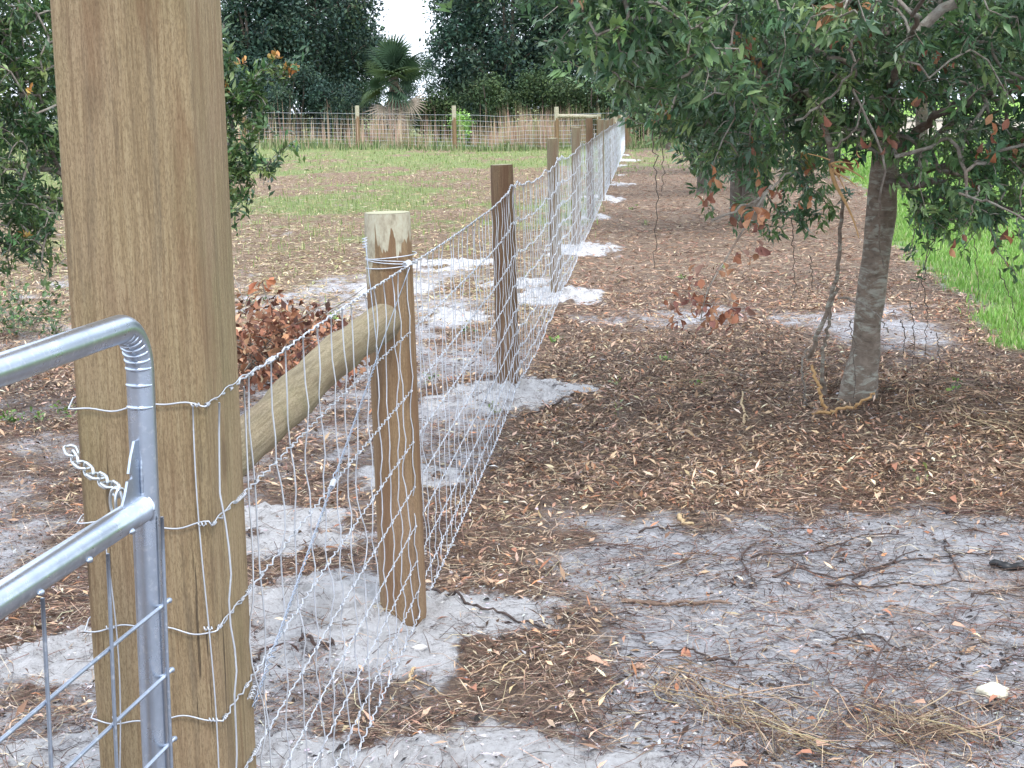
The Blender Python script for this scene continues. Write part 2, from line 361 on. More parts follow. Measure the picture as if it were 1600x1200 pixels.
ca.data.foreach_set('color',np.stack([T_,LW_,RD_,np.ones_like(T_)],-1).astype(np.float32).ravel())

# ------------------------------------------------------------------ leaf and straw shapes
def leafT(wd=.2, curl=0.0, fold=.06, tip=-.06):
    def cz(u): return curl*math.sin(u*2.6)
    return (np.array([[0,0,cz(0)],[.38,wd*.75,cz(.38)+fold],[.38,-wd*.75,cz(.38)+fold],[.40,0,cz(.4)],[.74,wd,cz(.74)+fold],[.74,-wd,cz(.74)+fold],[.76,0,cz(.76)],[1,0,cz(1)+tip]]),
            [np.array([[0,3,1],[0,2,3],[6,7,4],[6,5,7]]),np.array([[3,6,4,1],[2,5,6,3]])])
def leaf2T(wd=.22,curl=.1): # two folded halves
    return (np.array([[0,0,0],[.5,wd,curl],[1,0,-.03],[.5,-wd,curl]]),[np.array([[0,2,1],[0,3,2]])])
def leaf4T(wd=.2,curl=.1,tip=.0):
    c1=curl*.9; return (np.array([[0,0,0],[.42,wd,c1+.05],[.55,0,c1],[.42,-wd,c1+.05],[1,0,tip]]),[np.array([[0,2,1],[0,3,2],[1,2,4],[2,3,4]])])
def cardT(): return (np.array([[-.5,0,0],[0,.32,.06],[.5,0,0],[0,-.32,.06]]),[np.array([[0,3,2,1]])])
def strandT(bend=.12,seg=3,w=.5):
    v=[];u=np.linspace(0,1,seg+1)
    for k in u:
        z=bend*math.sin(k*pi)*.35; y=bend*math.sin(k*pi)
        v+= [[k,y-w,z],[k,y+w,z]]
    v=np.array(v); f=np.array([[2*i,2*i+2,2*i+3,2*i+1] for i in range(seg)]); return v,[f]
def bladeT(): return (np.array([[0,-.5,0],[0,.5,0],[.10,.38,.55],[.10,-.38,.55],[.34,0,1]]),[np.array([[0,1,2,3]]),np.array([[3,2,4]])])
def frames(n, ax, nrm):
    ax=ax/np.linalg.norm(ax,axis=1)[:,None]; y=np.cross(nrm,ax); y/=np.linalg.norm(y,axis=1)[:,None]+1e-9; z=np.cross(ax,y)
    return np.stack([ax,y,z],-1)
def flat_frames(n, tilt=.35):
    a=rng.uniform(0,2*pi,n); ax=np.stack([np.cos(a),np.sin(a),rng.normal(0,tilt,n)],-1)
    nr=np.stack([rng.normal(0,tilt,n),rng.normal(0,tilt,n),np.ones(n)],-1); return frames(n,ax,nr)
def pal(n, cols, wts, jit=.18):
    cols=np.array(cols); k=rng.choice(len(cols),n,p=np.array(wts)/sum(wts)); c=cols[k]*np.exp(rng.normal(0,jit,(n,1)))*np.exp(rng.normal(0,.05,(n,3))); return np.clip(c,0,.9)
def wedge(n,y0,y1,p=2.0,margin=1.22):
    """points on the ground ahead; density falls as y^-p past y0"""
    u=rng.random(n)
    if abs(p-2)<1e-6: y=y0*(y1/y0)**u
    else: q=2-p; y=(y0**q+u*(y1**q-y0**q))**(1/q)
    x=rng.uniform(-1,1,n)*(.345*y*margin+.15); return x,y
def on_ground(x,y,dz=0): return np.stack([x,y,terrain(x,y)+dz],-1)

# leaf litter
n=230000; x,y=wedge(n,2.6,15,1.15); W,L,G,T,LW,RD=zones(x,y)
dens=np.clip(L**2.0*(1-.55*T),0,1)*np.where(y<6.2,.36,1)*(.55+.7*sst(.36,.62,fbm(x*3.1,y*2.7,301,4)))
dens=np.maximum(dens,.035*(1-.7*W)*(1-LW)); dens*=np.where((x<xf(y))&(y<8),.6,1)
k=rng.random(n)<dens*1.15; x=x[k];y=y[k]
n=len(x); print('litter',n)
sz=rng.uniform(.016,.044,n)*(1+.012*y); P=on_ground(x,y,.0)+np.stack([0*x,0*x,rng.uniform(0.001,.02,n)],-1)
cl=pal(n,[(.31,.195,.13),(.46,.31,.205),(.60,.44,.30),(.07,.042,.03),(.64,.50,.36),(.38,.18,.10)],[26,28,20,20,4,9],.30)
lm=MB(); 
for q,T_l in enumerate([leaf4T(.19,.14,.0),leaf4T(.15,-.10,-.2),leaf4T(.24,.07,.12)]):
    kk=np.arange(n)%3==q; nn=kk.sum()
    lm.inst(T_l,P[kk],flat_frames(nn,.38),np.stack([sz[kk]*rng.uniform(.8,1.7,nn),sz[kk]*rng.uniform(.3,1.0,nn),sz[kk]],-1),cl[kk])
o=obj('leaf_litter',lm,M_dry,kind='stuff'); o['label']='brown leaf litter strewn along the fence and under the oaks'
# fine rootlets and pine straw near
n=330000; x,y=wedge(n,2.5,17,1.5); W,L,G,T,LW,RD=zones(x,y)
cl2=fbm(x*2.6,y*3.4,77,4)
dens=np.clip((.30+.8*L)*sst(.34,.62,cl2+.22*L),0,1)*(1-.85*W)*(1-LW)*np.where((x>xf(y)+.3)&(y>7),.6,1); k=rng.random(n)<dens*.62; x=x[k];y=y[k];T=T[k]; n=len(x); print('straw',n)
ln=rng.gamma(2.2,.022,n)+.02; wd=rng.uniform(.0006,.0016,n)*(1+.06*y)
sel=rng.random(n)<(.20+.6*T)
cd=pal(n,[(.085,.05,.04),(.18,.105,.08),(.05,.038,.036),(.30,.19,.14)],[32,30,16,22],.25); ct=pal(n,[(.50,.38,.26),(.62,.52,.39),(.38,.25,.17)],[4,3,3],.2)
cl=np.where(sel[:,None],ct,cd); P=on_ground(x,y,.0)+np.stack([0*x,0*x,rng.uniform(0.001,.022,n)],-1)
sm=MB()
for q in range(4):
    kk=np.arange(n)%4==q; nn=kk.sum(); sm.inst(strandT(0,1),P[kk],flat_frames(nn,.16),np.stack([ln[kk],wd[kk],ln[kk]*.6],-1)*1.0,cl[kk])
# strandT width is relative: y scale too small for bend, so bends are added by tilting; broaden selected
o=obj('pine_straw',sm,M_dry,kind='stuff'); o['label']='dark rootlets and pine straw matted over the sand'
# curved long strands: roots and straw with real bends
def strands(name,n,y0,y1,dfun,lrange,wr,cols,wts,label,p=1.5,lift=.02,seg=3,curv=2.2):
    x,y=wedge(n,y0,y1,p); d=dfun(x,y); k=rng.random(n)<d; x=x[k];y=y[k]; n=len(x)
    L=rng.uniform(*lrange,n); a=rng.uniform(0,2*pi,n); kap=rng.normal(0,curv,n); kap2=rng.normal(0,curv*1.5,n)
    s=np.linspace(0,1,seg+1); pts=np.zeros((n,seg+1,2)); pts[:,0,0]=x; pts[:,0,1]=y; th=a
    for q in range(seg):
        th=th+(kap+kap2*(s[q]-.5)*2+rng.normal(0,1.2,n))/seg
        pts[:,q+1,0]=pts[:,q,0]+np.cos(th)*L/seg; pts[:,q+1,1]=pts[:,q,1]+np.sin(th)*L/seg
    zb=terrain(pts[...,0],pts[...,1])+rng.uniform(.002,lift,(n,1))+np.sin(s*pi)[None]*rng.uniform(0,lift,(n,1))
    w=rng.uniform(*wr,n)*(1+.05*y); wtap=np.outer(w,1-.6*s)
    d=np.gradient(pts,axis=1); d/=np.linalg.norm(d,axis=2)[...,None]+1e-9; nrm=np.stack([-d[...,1],d[...,0]],-1)
    Lf=np.concatenate([pts+nrm*wtap[...,None],zb[...,None]],-1); Rt=np.concatenate([pts-nrm*wtap[...,None],zb[...,None]],-1)
    Tp=np.concatenate([pts,(zb+wtap*1.4)[...,None]],-1)
    V=np.stack([Lf,Tp,Rt],2).reshape(n,-1,3); K=(seg+1)*3
    f=[]
    for q in range(seg):
        b0=3*q; f+=[[b0,b0+1,b0+4,b0+3],[b0+1,b0+2,b0+5,b0+4]]
    f=(np.array(f)[None]+(np.arange(n)*K)[:,None,None]).reshape(-1,4)
    mb=MB(); mb.add(V.reshape(-1,3),f,np.repeat(pal(n,cols,wts,.25),K,axis=0)); print(name,n)
    o=obj(name,mb,M_dry,kind='stuff'); o['label']=label; return o
def d1(x,y):
    W,L,G,T,LW,RD=zones(x,y); return np.clip(.18+.6*sst(.4,.65,fbm(x*2,y*2.5,91,4)),0,1)*(1-.80*W)*(1-LW)*np.where((x>.3)&(y<6.5),1.0,.7)
strands('rootlets',42000,2.5,12,d1,(.06,.26),(.0005,.0013),[(.06,.038,.032),(.12,.065,.048),(.035,.03,.03),(.20,.12,.08)],[4,4,2,2],'wiry dark rootlets scattered over the grey sand',1.6,.014,3,1.5)
def d2(x,y):
    W,L,G,T,LW,RD=zones(x,y); return np.clip(.10+.5*L*T+.12*(x<xf(y))+.25*sst(.5,.7,fbm(x*1.5,y*1.5,95,4)),0,1)*np.where((x>.2)&(y<6),.45,1)*(1-.9*W)*(1-LW)
strands('dry_grass_straw',36000,2.6,30,d2,(.03,.17),(.0006,.0014),[(.46,.36,.26),(.56,.47,.36),(.38,.26,.18),(.30,.19,.13)],[4,2,4,3],'pale dry grass stems lying on the litter',1.8,.014,3,.8)
# crumbs of bark, char and sand clods
n=100000; x,y=wedge(n,2.5,12,1.6); W,L,G,T,LW,RD=zones(x,y); q=fbm(x*3.3,y*3.3,177,4); k=(rng.random(n)<(.15+.75*sst(.42,.66,q))*(1-.65*W))&(LW<.3); x=x[k];y=y[k];W=W[k]; n=len(x); print('crumbs',n)
s=rng.gamma(2,.0018,n)+.0016; isw=rng.random(n)<(.22+.6*W); cl=np.where(isw[:,None],pal(n,[(.60,.57,.57),(.45,.43,.44)],[1,1],.1),pal(n,[(.05,.035,.03),(.12,.08,.065),(.22,.15,.12),(.03,.026,.026)],[3,3,2,2],.2))
cbT=(np.array([[-.9,0,-.1],[.9,.1,-.1],[0,.6,0],[0,-.6,0],[.1,0,.5]]),[np.array([[0,3,4],[3,1,4],[1,2,4],[2,0,4]])])
cm=MB(); cm.inst(cbT,on_ground(x,y,.001),flat_frames(n,.3),np.stack([s*rng.uniform(.8,2.6,n),s,s*.9],-1),cl); o=obj('debris_crumbs',cm,M_dry,smooth=False,kind='stuff'); o['label']='dark bark crumbs and little sand clods'
# far field straw mat and pine needles
n=190000; x,y=wedge(n,12,62,1.75); W,L,G,T,LW,RD=zones(x,y); k=rng.random(n)<(.15+.75*L)*(1-.7*G)*(1-W)*(1-LW)*sst(.25,.55,fbm(x*.9,y*.6,99,4)+.15); x=x[k];y=y[k]; n=len(x); print('farstraw',n)
pk=(x>xf(y))[:,None]
cl=np.where(pk,pal(n,[(.40,.24,.16),(.27,.15,.10),(.54,.40,.28),(.13,.08,.06)],[4,4,3,3],.2),pal(n,[(.54,.44,.26),(.42,.31,.18),(.64,.55,.37),(.20,.14,.08),(.34,.36,.15)],[4,4,3,3,2],.2))
sz=rng.uniform(.035,.11,n)*(1+.008*y); fm=MB(); fm.inst(leaf2T(.07,.02),on_ground(x,y,.01),flat_frames(n,.22),np.stack([sz,sz,sz],-1),cl)
o=obj('straw_mat',fm,M_dry,kind='stuff'); o['label']='mat of tan straw and needles covering the cleared field'
# grass
def blades(name,x,y,h,wd,cols,wts,label,lean=.6,mat=None):
    n=len(x); a=rng.uniform(0,2*pi,n); le=rng.uniform(.2,1.6,n)*lean
    ax=np.stack([np.cos(a),np.sin(a),np.zeros(n)],-1)*le[:,None]; R=np.stack([ax,np.stack([-np.sin(a),np.cos(a),np.zeros(n)],-1),np.tile([0,0,1.0],(n,1))],-1)
    mb=MB(); mb.inst(bladeT(),on_ground(x,y,-.005),R,np.stack([h,wd,h],-1),pal(n,cols,wts,.18)); print(name,n)
    o=obj(name,mb,mat or M_grass,kind='stuff'); o['label']=label; return o
n=150000; y=10*(60/10)**rng.random(n); x=lawn_edge(y)-.3+rng.random(n)*(.42*y+1.5-lawn_edge(y)+.3).clip(0); W,L,G,T,LW,RD=zones(x,y)
k=(rng.random(n)<np.clip(LW*.75*sst(.2,.55,fbm(x*3,y*3,66,3)+.15),0,1))&(x<.40*y+.6); x=x[k];y=y[k]; n=len(x)
blades('lawn_grass',x,y,rng.gamma(4,.009,n)*(1+.008*y)+.015,rng.uniform(.004,.008,n)*(1+.08*y),[(.19,.35,.07),(.25,.42,.10),(.35,.47,.17),(.14,.26,.06),(.46,.40,.24)],[4,4,3,2,.5],'bright green mown lawn right of the tree line',1.1)
n=120000; x,y=wedge(n,12,64,1.8); W,L,G,T,LW,RD=zones(x,y); k=(rng.random(n)<G*.45*(1-W))&(LW<.3); x=x[k];y=y[k]; n=len(x)
blades('field_grass',x,y,rng.uniform(.04,.13,n),rng.uniform(.004,.008,n)*(1+.05*y),[(.20,.27,.09),(.27,.34,.12),(.42,.40,.22),(.13,.18,.06)],[4,4,3,2],'patchy green grass in the cleared field left of the fence')
# tall tan grass behind the far fence
n=34000; x=rng.uniform(-14,8,n); y=rng.uniform(60,67,n); dm=.95*np.exp(-((x-1.15)/1.5)**2)+.55*np.exp(-((x+5.3)/.35)**2)+.45*np.exp(-((x+3.8)/.6)**2)+.10; hh=.45+1.1*fbm(x*1.7,y*.9,122,3); k=rng.random(n)<dm*sst(.40,.62,fbm(x*1.3,y*.8,121,4)); hh=hh[k]; x=x[k];y=y[k];n=len(x)
blades('tall_dry_grass',x,y,rng.uniform(.4,1.6,n)*hh,rng.uniform(.012,.026,n),[(.46,.31,.24),(.56,.44,.32),(.35,.24,.17),(.22,.26,.10)],[4,3,3,2],'tall pinkish dry grass standing behind the far fence',.22,M_dry)
n=24000; x=rng.uniform(-20,14,n); y=rng.uniform(58,68,n); k=rng.random(n)<.35+.6*sst(.4,.6,fbm(x*.4+9,y*.4,131,3)); x=x[k];y=y[k];n=len(x)
blades('green_weeds',x,y,rng.uniform(.05,.34,n)*(.2+1.6*vn(x*1.2,y,55)),rng.uniform(.02,.05,n),[(.13,.19,.07),(.20,.27,.11),(.08,.12,.045),(.34,.33,.19)],[4,3,2,3],'green weeds growing along the far fence',.9)
# ------------------------------------------------------------------ big gate post
def rounded_box(mb, cx, cy, z0, z1, w, d, r, yaw, nz=40, col=None):
    prof=[]
    for (sx,sy,a0) in ((1,1,0),(-1,1,90),(-1,-1,180),(1,-1,270)):
        for k in range(4):
            a=radians(a0+k*30); prof.append((sx*(w/2-r)+r*cos(a), sy*(d/2-r)+r*sin(a)))
    prof=np.array(prof); c,s=cos(-yaw),sin(-yaw); R2=np.array([[c,-s],[s,c]]); K=len(prof)
    zz=np.linspace(z0,z1,nz); V=[]
    for z in zz:
        wob=1+.006*(fbm(np.arange(K)*.7,np.full(K,z*3),5,2)-.5)
        p=(prof*wob[:,None])@R2.T; V.append(np.stack([p[:,0]+cx,p[:,1]+cy,np.full(K,z)],-1))
    i=np.arange(nz-1)[:,None]*K; j=np.arange(K)[None]; k=(j+1)%K
    mb.add(np.concatenate(V),[np.stack([i+j,i+k,i+K+k,i+K+j],-1).reshape(-1,4), (np.arange(K)+(nz-1)*K)[None]],col)
PC=np.array([-.535,2.615,0]); GW=.235          # front right corner of the gate post
pc=PC-FNn*GW/2+FD*GW/2
# built round its own base, lean applied to the object
mb=MB(); rounded_box(mb,0,0,-.25,2.25,GW,GW,.016,YAW,60)
gp=obj('gate_post',mb,M_gatepost); gp.location=(pc[0]-.003,pc[1],0); gp.rotation_euler=(0,radians(.35),0)
tag(gp,'thick square sawn timber gate post with silver wires wrapped round it','post')

# ------------------------------------------------------------------ round posts
post_objs=[]
def round_post(name,x,y,h,dia,mat,endm,label,group,lean=(0,0),zb=None,seed=0,taper=.0,kn=1):
    z0=float(terrain(x,y)) if zb is None else zb
    t=thing(name,label,'post',(x,y,z0),group)
    mb=MB(); K=20; nz=26; zz=np.linspace(-.3,h,nz); th=np.arange(K)*2*pi/K; V=[]
    for z in zz:
        f=1+.05*(fbm(np.cos(th)*1.1+9,np.sin(th)*1.1+z*1.6+seed,seed,3)-.5)+taper*(1-z/h)
        if z>h-.012: f=f*.97
        V.append(np.stack([dia/2*f*np.cos(th),dia/2*f*np.sin(th),np.full(K,z)],-1))
    V=np.concatenate(V)+np.array([x,y,z0]); i=np.arange(nz-1)[:,None]*K; j=np.arange(K)[None]; k=(j+1)%K
    mb.add(V,[np.stack([i+j,i+k,i+K+k,i+K+j],-1).reshape(-1,4)])
    obj('shaft',mb,mat,t)
    e=MB(); r=dia/2*.965; rings=[r,r*.6,.001]; EV=[]
    for q,rr in enumerate(rings): EV.append(np.stack([rr*np.cos(th),rr*np.sin(th),np.full(K,h+.002*q+.001)],-1))
    EV=np.concatenate(EV)+np.array([x,y,z0]); i=np.arange(2)[:,None]*K
    e.add(EV,np.stack([i+j,i+k,i+K+k,i+K+j],-1).reshape(-1,4)); obj('cut_top',e,endm,t,smooth=False)
    t.rotation_euler=(lean[1],lean[0],0); return t
fmats=[(M_post_tan,M_end,'second post from the gate, tan with strips of pale bark round its top'),
 (M_post_brown,M_enddark,'dark brown stained round fence post standing in a white sand mound'),
 (M_post_grey,M_end,'grey weathered round fence post behind the dark brown one'),
 (M_post_grey,M_end,'slim grey round fence post between the wider grey post and the black-topped post'),
 (M_post_brown,M_enddark,'narrow dark fence post with near-black top, taller than the mesh, midway down the line'),
 (M_post_grey,M_end,'grey fence post just beyond the black-topped post'),
 (M_post_grey,M_end,'distant grey fence post seen through the dense wire of the mesh, beyond seven others')]
for k,((bx,by),(tx,ty),dia) in enumerate(POSTS):
    B=ground(bx,by,0.02); B=ground(bx,by,float(terrain(B[0],B[1]))); x,y=B[0],B[1]
    Tp=at(tx,ty,y); h=Tp[2]-float(terrain(x,y))
    m_,e_,lb=fmats[k]
    round_post('fence_post',x,y+dia/2,h,dia,m_,e_,lb,'round posts of the long wire fence',(math.atan2(Tp[0]-x,h)*.9,0),seed=k*13+2,taper=.02)
    post_objs.append((x,y,h))
for k in range(4):
    y=36.8+4.65*k+k*.1; x=float(xf(y))-.06
    round_post('fence_post',x,y,1.33,.105,[M_post_grey,M_post_tan][k%2],M_end,['grey far post, eighth of the long fence counted from the gate','tan far post, ninth of the long fence counted from the gate','grey far post, second last before the fence corner','tan far post, last before the fence corner'][k],'round posts of the long wire fence',(.01,0),seed=k+50)

# ------------------------------------------------------------------ wire fence
WH=[1.200,.987,.796,.625,.475,.342,.222,.117,.030]
FY0=2.645; STEP=.1524
def fpt(t,off=0): # t metres along the fence from the corner of the gate post
    return np.array([PC[0],PC[1],0])+FD*t+FNn*off
def line_xy(t):
    p=fpt(0)[:2][None]+np.outer(t,FD[:2]); y=p[:,1]; x=xf(y)+0*y
    # starts flush on the post corner, then follows the posts
    return np.stack([x,y],-1)
wf=thing('wire_mesh_fence','silver field fence mesh running from the gate post down the line of round posts','fence',tuple(fpt(0)))
T_END=54.0
nst=int(T_END/STEP)
def zline(h,t): return h+terrain(line_xy(t)[:,0],line_xy(t)[:,1])*sst(3,8,t)*.9+.006*np.sin(t*1.37)*sst(.3,1,t)
for q,h in enumerate(WH):
    tn=np.arange(0.0,14,.019); tf=np.arange(14,T_END+.01,.0762*2)
    t=np.concatenate([tn,tf]); xy=line_xy(t); ph=t/STEP*2*pi
    amp=np.where(t<14,.0042,.0)
    crimp=(np.abs(((t/STEP*3+q*.31)%1)*2-1)-.5)*2      # tension crimps
    z=zline(h,t)+amp*crimp*.8+np.where(t<14,.0016*np.sin(t*55+q),0)
    off=amp*.8*np.sin(ph*3+q)
    P=np.stack([xy[:,0]+off*FNn[0]+.004,xy[:,1]+off*FNn[1],z],-1)
    r=(.0020 if q in(0,8) else .0017)*(1+.010*t)
    # wrap over the front face of the gate post to its far edge
    u=np.linspace(GW+.003,.0,26); fr=np.stack([PC[0]-FNn[0]*u-FD[0]*.006+0*u,PC[1]-FNn[1]*u-FD[1]*.006,h+.0065*np.sin(u*26+q*2.1)+.003*np.sin(u*71+q)],-1)
    bk=np.array([PC-FNn*(GW+.003)+FD*.10+[0,0,h+.012],PC-FNn*(GW+.004)+FD*.02+[0,0,h+.009]])
    cr=np.array([PC+FNn*.004-FD*.004+[0,0,h-.001]])
    P=np.concatenate([bk,fr,cr,P[1:]]); rr=np.concatenate([np.full(len(bk)+len(fr)+1,.0016),r[1:]])
    mb=MB(); mb.tube(P,rr,5); obj('line_wire',mb,M_wire,wf)
# stays: shared meshes, one object each
def stay_mesh(seed,r,fine):
    rs=np.random.default_rng(seed); P=[]
    hs=WH[::-1]
    for a,bb in zip(hs[:-1],hs[1:]):
        o1,o2=rs.normal(0,.0022,2); 
        for u in (np.linspace(0,1,5)[:-1] if fine else [0,.5]):
            P.append([o1*sin(u*pi)*2.2+rs.normal(0,.0004), o2*sin(u*pi)*2.2+.003*(1 if u<.5 else -1)*(0<u<1), a+(bb-a)*u])
    P.append([0,0,hs[-1]+.002]); mb=MB(); mb.tube(P,r,4 if not fine else 5); m=mb.mesh('stay_wire'); m.materials.append(M_wire); return m
near=[stay_mesh(k,.0018,True) for k in range(8)]; mid=[stay_mesh(20+k,.0020,False) for k in range(4)]; fars=[stay_mesh(30+k,.0024,False) for k in range(3)]
tt=np.arange(nst)*STEP+.012; txy=line_xy(tt)
for k in range(min(nst,290)):
    t=tt[k]; mesh=near[k%8] if t<12 else mid[k%4] if t<24 else fars[k%3]
    zz=float(zline(0,np.array([t]))[0])
    o=link('stay_wire',mesh,wf,(txy[k,0]+(.021 if k<2 else .006),txy[k,1],zz)); o.rotation_euler=(rng.normal(0,.003),rng.normal(0,.004),rng.uniform(0,6.28))
mb=MB()
for k in range(290,nst):
    mb.tube([[txy[k,0],txy[k,1],float(zline(0.03,tt[k:k+1])[0])],[txy[k,0],txy[k,1],float(zline(1.2,tt[k:k+1])[0])]],.0026,3)
obj('stay_wire',mb,M_wire,wf,kind='stuff')
# two loose stays lie on the face of the gate post
for u,w_ in ((.012,.006),(GW-.045,.012)):
    z=np.linspace(.0,1.2 if u<.1 else .98,30); P=np.stack([PC[0]-FNn[0]*(u+w_*np.sin(z*7+u*30)),PC[1]-FNn[1]*(u+w_*np.sin(z*7+u*30)),z],-1)-FD*.009
    mb=MB(); mb.tube(P,.0013,5); obj('stay_wire',mb,M_wire,wf)
# hinge-joint knots at every crossing
mb=MB(); a=np.linspace(0,2*pi*2.4,13)
for k in range(0,95):
    for q,h in enumerate(WH):
        c=np.array([txy[k,0]+.005,txy[k,1],float(zline(h,tt[k:k+1])[0])]); 
        if rng.random()<.04: continue
        s=np.linspace(-.008,.008,13); rad=.0036
        P=c+s[:,None]*FD+np.stack([np.cos(a)*rad*FNn[0],np.cos(a)*rad*FNn[1],np.sin(a)*rad],-1)
        mb.tube(P,.0014,3,cap=False)
for h in WH:   # knots over the post face
    for u in (.012,GW-.045):
        if u>.1 and h>1.1: continue
        s=np.linspace(-.008,.008,13); P=PC-FNn*u-FD*.008+[0,0,h+.003]+s[:,None]*-FNn+np.stack([0*a,-np.cos(a)*.003,np.sin(a)*.0035],-1); mb.tube(P,.0014,4,cap=False)
obj('wire_knot',mb,M_wire,wf,kind='stuff')
# end wraps near the gate post where line wires are tied back on themselves
for q,h in enumerate(WH):
    t0=.05+.06*((q*37)%5)/5; n_=60; s=np.linspace(0,.055,n_); a=np.linspace(0,2*pi*6,n_)
    if q in (0,1,2,4,5):
        mb=MB()
        xy=line_xy(t0+.30*(q==0)+.10+s); P=np.stack([xy[:,0]+.004+np.cos(a)*.0042,xy[:,1],zline(h,t0+.30*(q==0)+.10+s)+np.sin(a)*.0042],-1); mb.tube(P,.0014,4)
        t=np.linspace(0,.16+.3*(q==0),20); xy=line_xy(t); P=np.stack([xy[:,0]+.008,xy[:,1],zline(h,t)+.008*np.sin(t/t[-1]*pi)+.003*np.sin(t*60)],-1); obj('end_wrap',mb,M_wire,wf); mb=MB(); mb.tube(P,.0013,4); obj('wire_tail',mb,M_wire,wf)

# ------------------------------------------------------------------ twisted brace wire and brace rail
A=at(640,418,post_objs[0][1]-.03); B_=at(396,1105,2.80); S1=at(548,592,4.1)
Lft=at(571,378,post_objs[0][1]+.02)
bw=thing('brace_wire','doubled silver brace wire twisted tight between the gate post foot and the bark-topped post','wire',tuple(B_))
n_=420; u=np.linspace(0,1,n_); S_=A+(B_-A)*.30
for sgn in (0,1):
    base=S_[None]+(B_-S_)[None]*u[:,None]; ax=(B_-S_)/np.linalg.norm(B_-S_); e1=np.cross(ax,[0,0,1.0]); e1/=np.linalg.norm(e1); e2=np.cross(ax,e1)
    r_=.0026+.004*np.exp(-((u-.42)/.012)**2)*sgn+.006*np.exp(-((u-.9)/.02)**2); a=u*2*pi*34*(1)+sgn*pi
    P=base+(np.cos(a)*r_)[:,None]*e1+(np.sin(a)*r_)[:,None]*e2
    up=A if sgn==0 else Lft
    P=np.concatenate([np.linspace(up,P[0],6)[:-1],P]); mb=MB(); mb.tube(P,.0014,5); obj('strand',mb,M_rod,bw)
mb=MB(); s=np.linspace(-1,1,60); a=s*2*pi*4; c0=S_+(B_-S_)*.45; ax=(B_-S_)/np.linalg.norm(B_-S_)
P=c0+s[:,None]*.016*ax+np.cos(a)[:,None]*.006*e1+np.sin(a)[:,None]*.006*e2; mb.tube(P,.0016,5); obj('wrap',mb,M_wire,bw); mb=MB()
c0=B_+[0,0,.03]; P=c0+s[:,None]*.020*ax+np.cos(a*.5)[:,None]*.005*e1+np.sin(a*.5)[:,None]*.005*e2; mb.tube(P,.0014,5)
obj('wrap',mb,M_wire,bw)
px_,py_=post_objs[0][0],post_objs[0][1]+POSTS[0][2]/2
mb=MB(); a=np.linspace(-.1*pi,2*pi*1.98,70); rad=POSTS[0][2]/2+.006
for dz,ph in ((.0,0),(.012,1.4)):
    P=np.stack([px_+rad*np.cos(a),py_+rad*np.sin(a),1.21+dz+.016*np.sin(a*.5+ph)],-1); mb=MB(); mb.tube(P,.0018,5); obj('post_wrap',mb,M_wire,bw)
mb=MB(); a=np.linspace(0,2*pi*4,60); s=np.linspace(-.03,.03,60); c0=at(636,412,post_objs[0][1]-.035)
P=c0+s[:,None]*FD*1.6+np.stack([np.cos(a)*.008,0*a,np.sin(a)*.008],-1); mb.tube(P,.0022,5); obj('tie_knot',mb,M_wire,bw); mb=MB()
c0=at(570,380,post_objs[0][1]+.01); P=c0+np.stack([np.cos(a)*.007,np.sin(a)*.007,s*.6],-1); mb.tube(P,.0018,5); obj('tie_knot',mb,M_wire,bw)
R0=at(318,742,2.80); R1=at(606,497,post_objs[0][1]+.0)
mb=MB(); u=np.linspace(0,1,30); P=R0+(R1-R0)*u[:,None]; P[:,2]+=.010*np.sin(u*pi)-.005*np.sin(u*9); P[:,0]+=.008*np.sin(u*6)
rad=.047+.011*u+.003*np.sin(u*23)+.002*np.sin(u*41); rad[-1]*=.75
mb.tube(P-R0,rad,18)
br=obj('brace_rail',mb,M_rail)
# grain runs along the rail: the mesh is turned so its own Z is the rail's length
dq=Vector(R1-R0).normalized().to_track_quat('Z','Y'); br.data.transform(dq.inverted().to_matrix().to_4x4()); br.rotation_euler=dq.to_euler(); br.location=R0
tag(br,'peeled round brace log sloping from behind the gate post up to the bark-topped post','brace')

# ------------------------------------------------------------------ gate
U0=np.array([-.577,2.345,0]); gyaw=math.atan2(.070,.42); GD=-np.array([sin(gyaw),cos(gyaw),0.0]); GN=np.array([cos(gyaw),-sin(gyaw),0.0])
gt=thing('tube_gate','shiny galvanised tube gate with welded mesh standing open before the timber post','gate',(U0[0],U0[1],0.1))
TR=.0215; zt=1.384; GL=3.2; RB=.075
a=np.linspace(0,pi/2,14); P=[U0+[0,0,.12+TR]+GD*(.1-.1)]
P=[U0+[0,0,z] for z in np.linspace(.22,zt-RB,24)]
P+=[U0+GD*(RB-RB*cos(q))+[0,0,zt-RB+RB*sin(q)] for q in a[1:]]
P+=[U0+GD*s+[0,0,zt] for s in np.linspace(RB+.05,GL-RB,20)]
P+=[U0+GD*(GL-RB+RB*sin(q))+[0,0,zt-RB+RB*cos(q)] for q in a[1:]]
P+=[U0+GD*GL+[0,0,z] for z in np.linspace(zt-RB-.05,.22,10)]
P+=[U0+GD*(GL-RB+RB*cos(q))+[0,0,.2-RB*sin(q)*.9] for q in a[1:]]
P+=[U0+GD*s+[0,0,.13] for s in np.linspace(GL-RB-.05,RB,16)]
P+=[U0+GD*(RB-RB*sin(q))+[0,0,.2-RB*.93*cos(q)] for q in a[1:]]+[U0+[0,0,.222]]
mb=MB(); mb.tube(P,TR,20,cap=False); obj('tube_frame',mb,M_tube,gt)
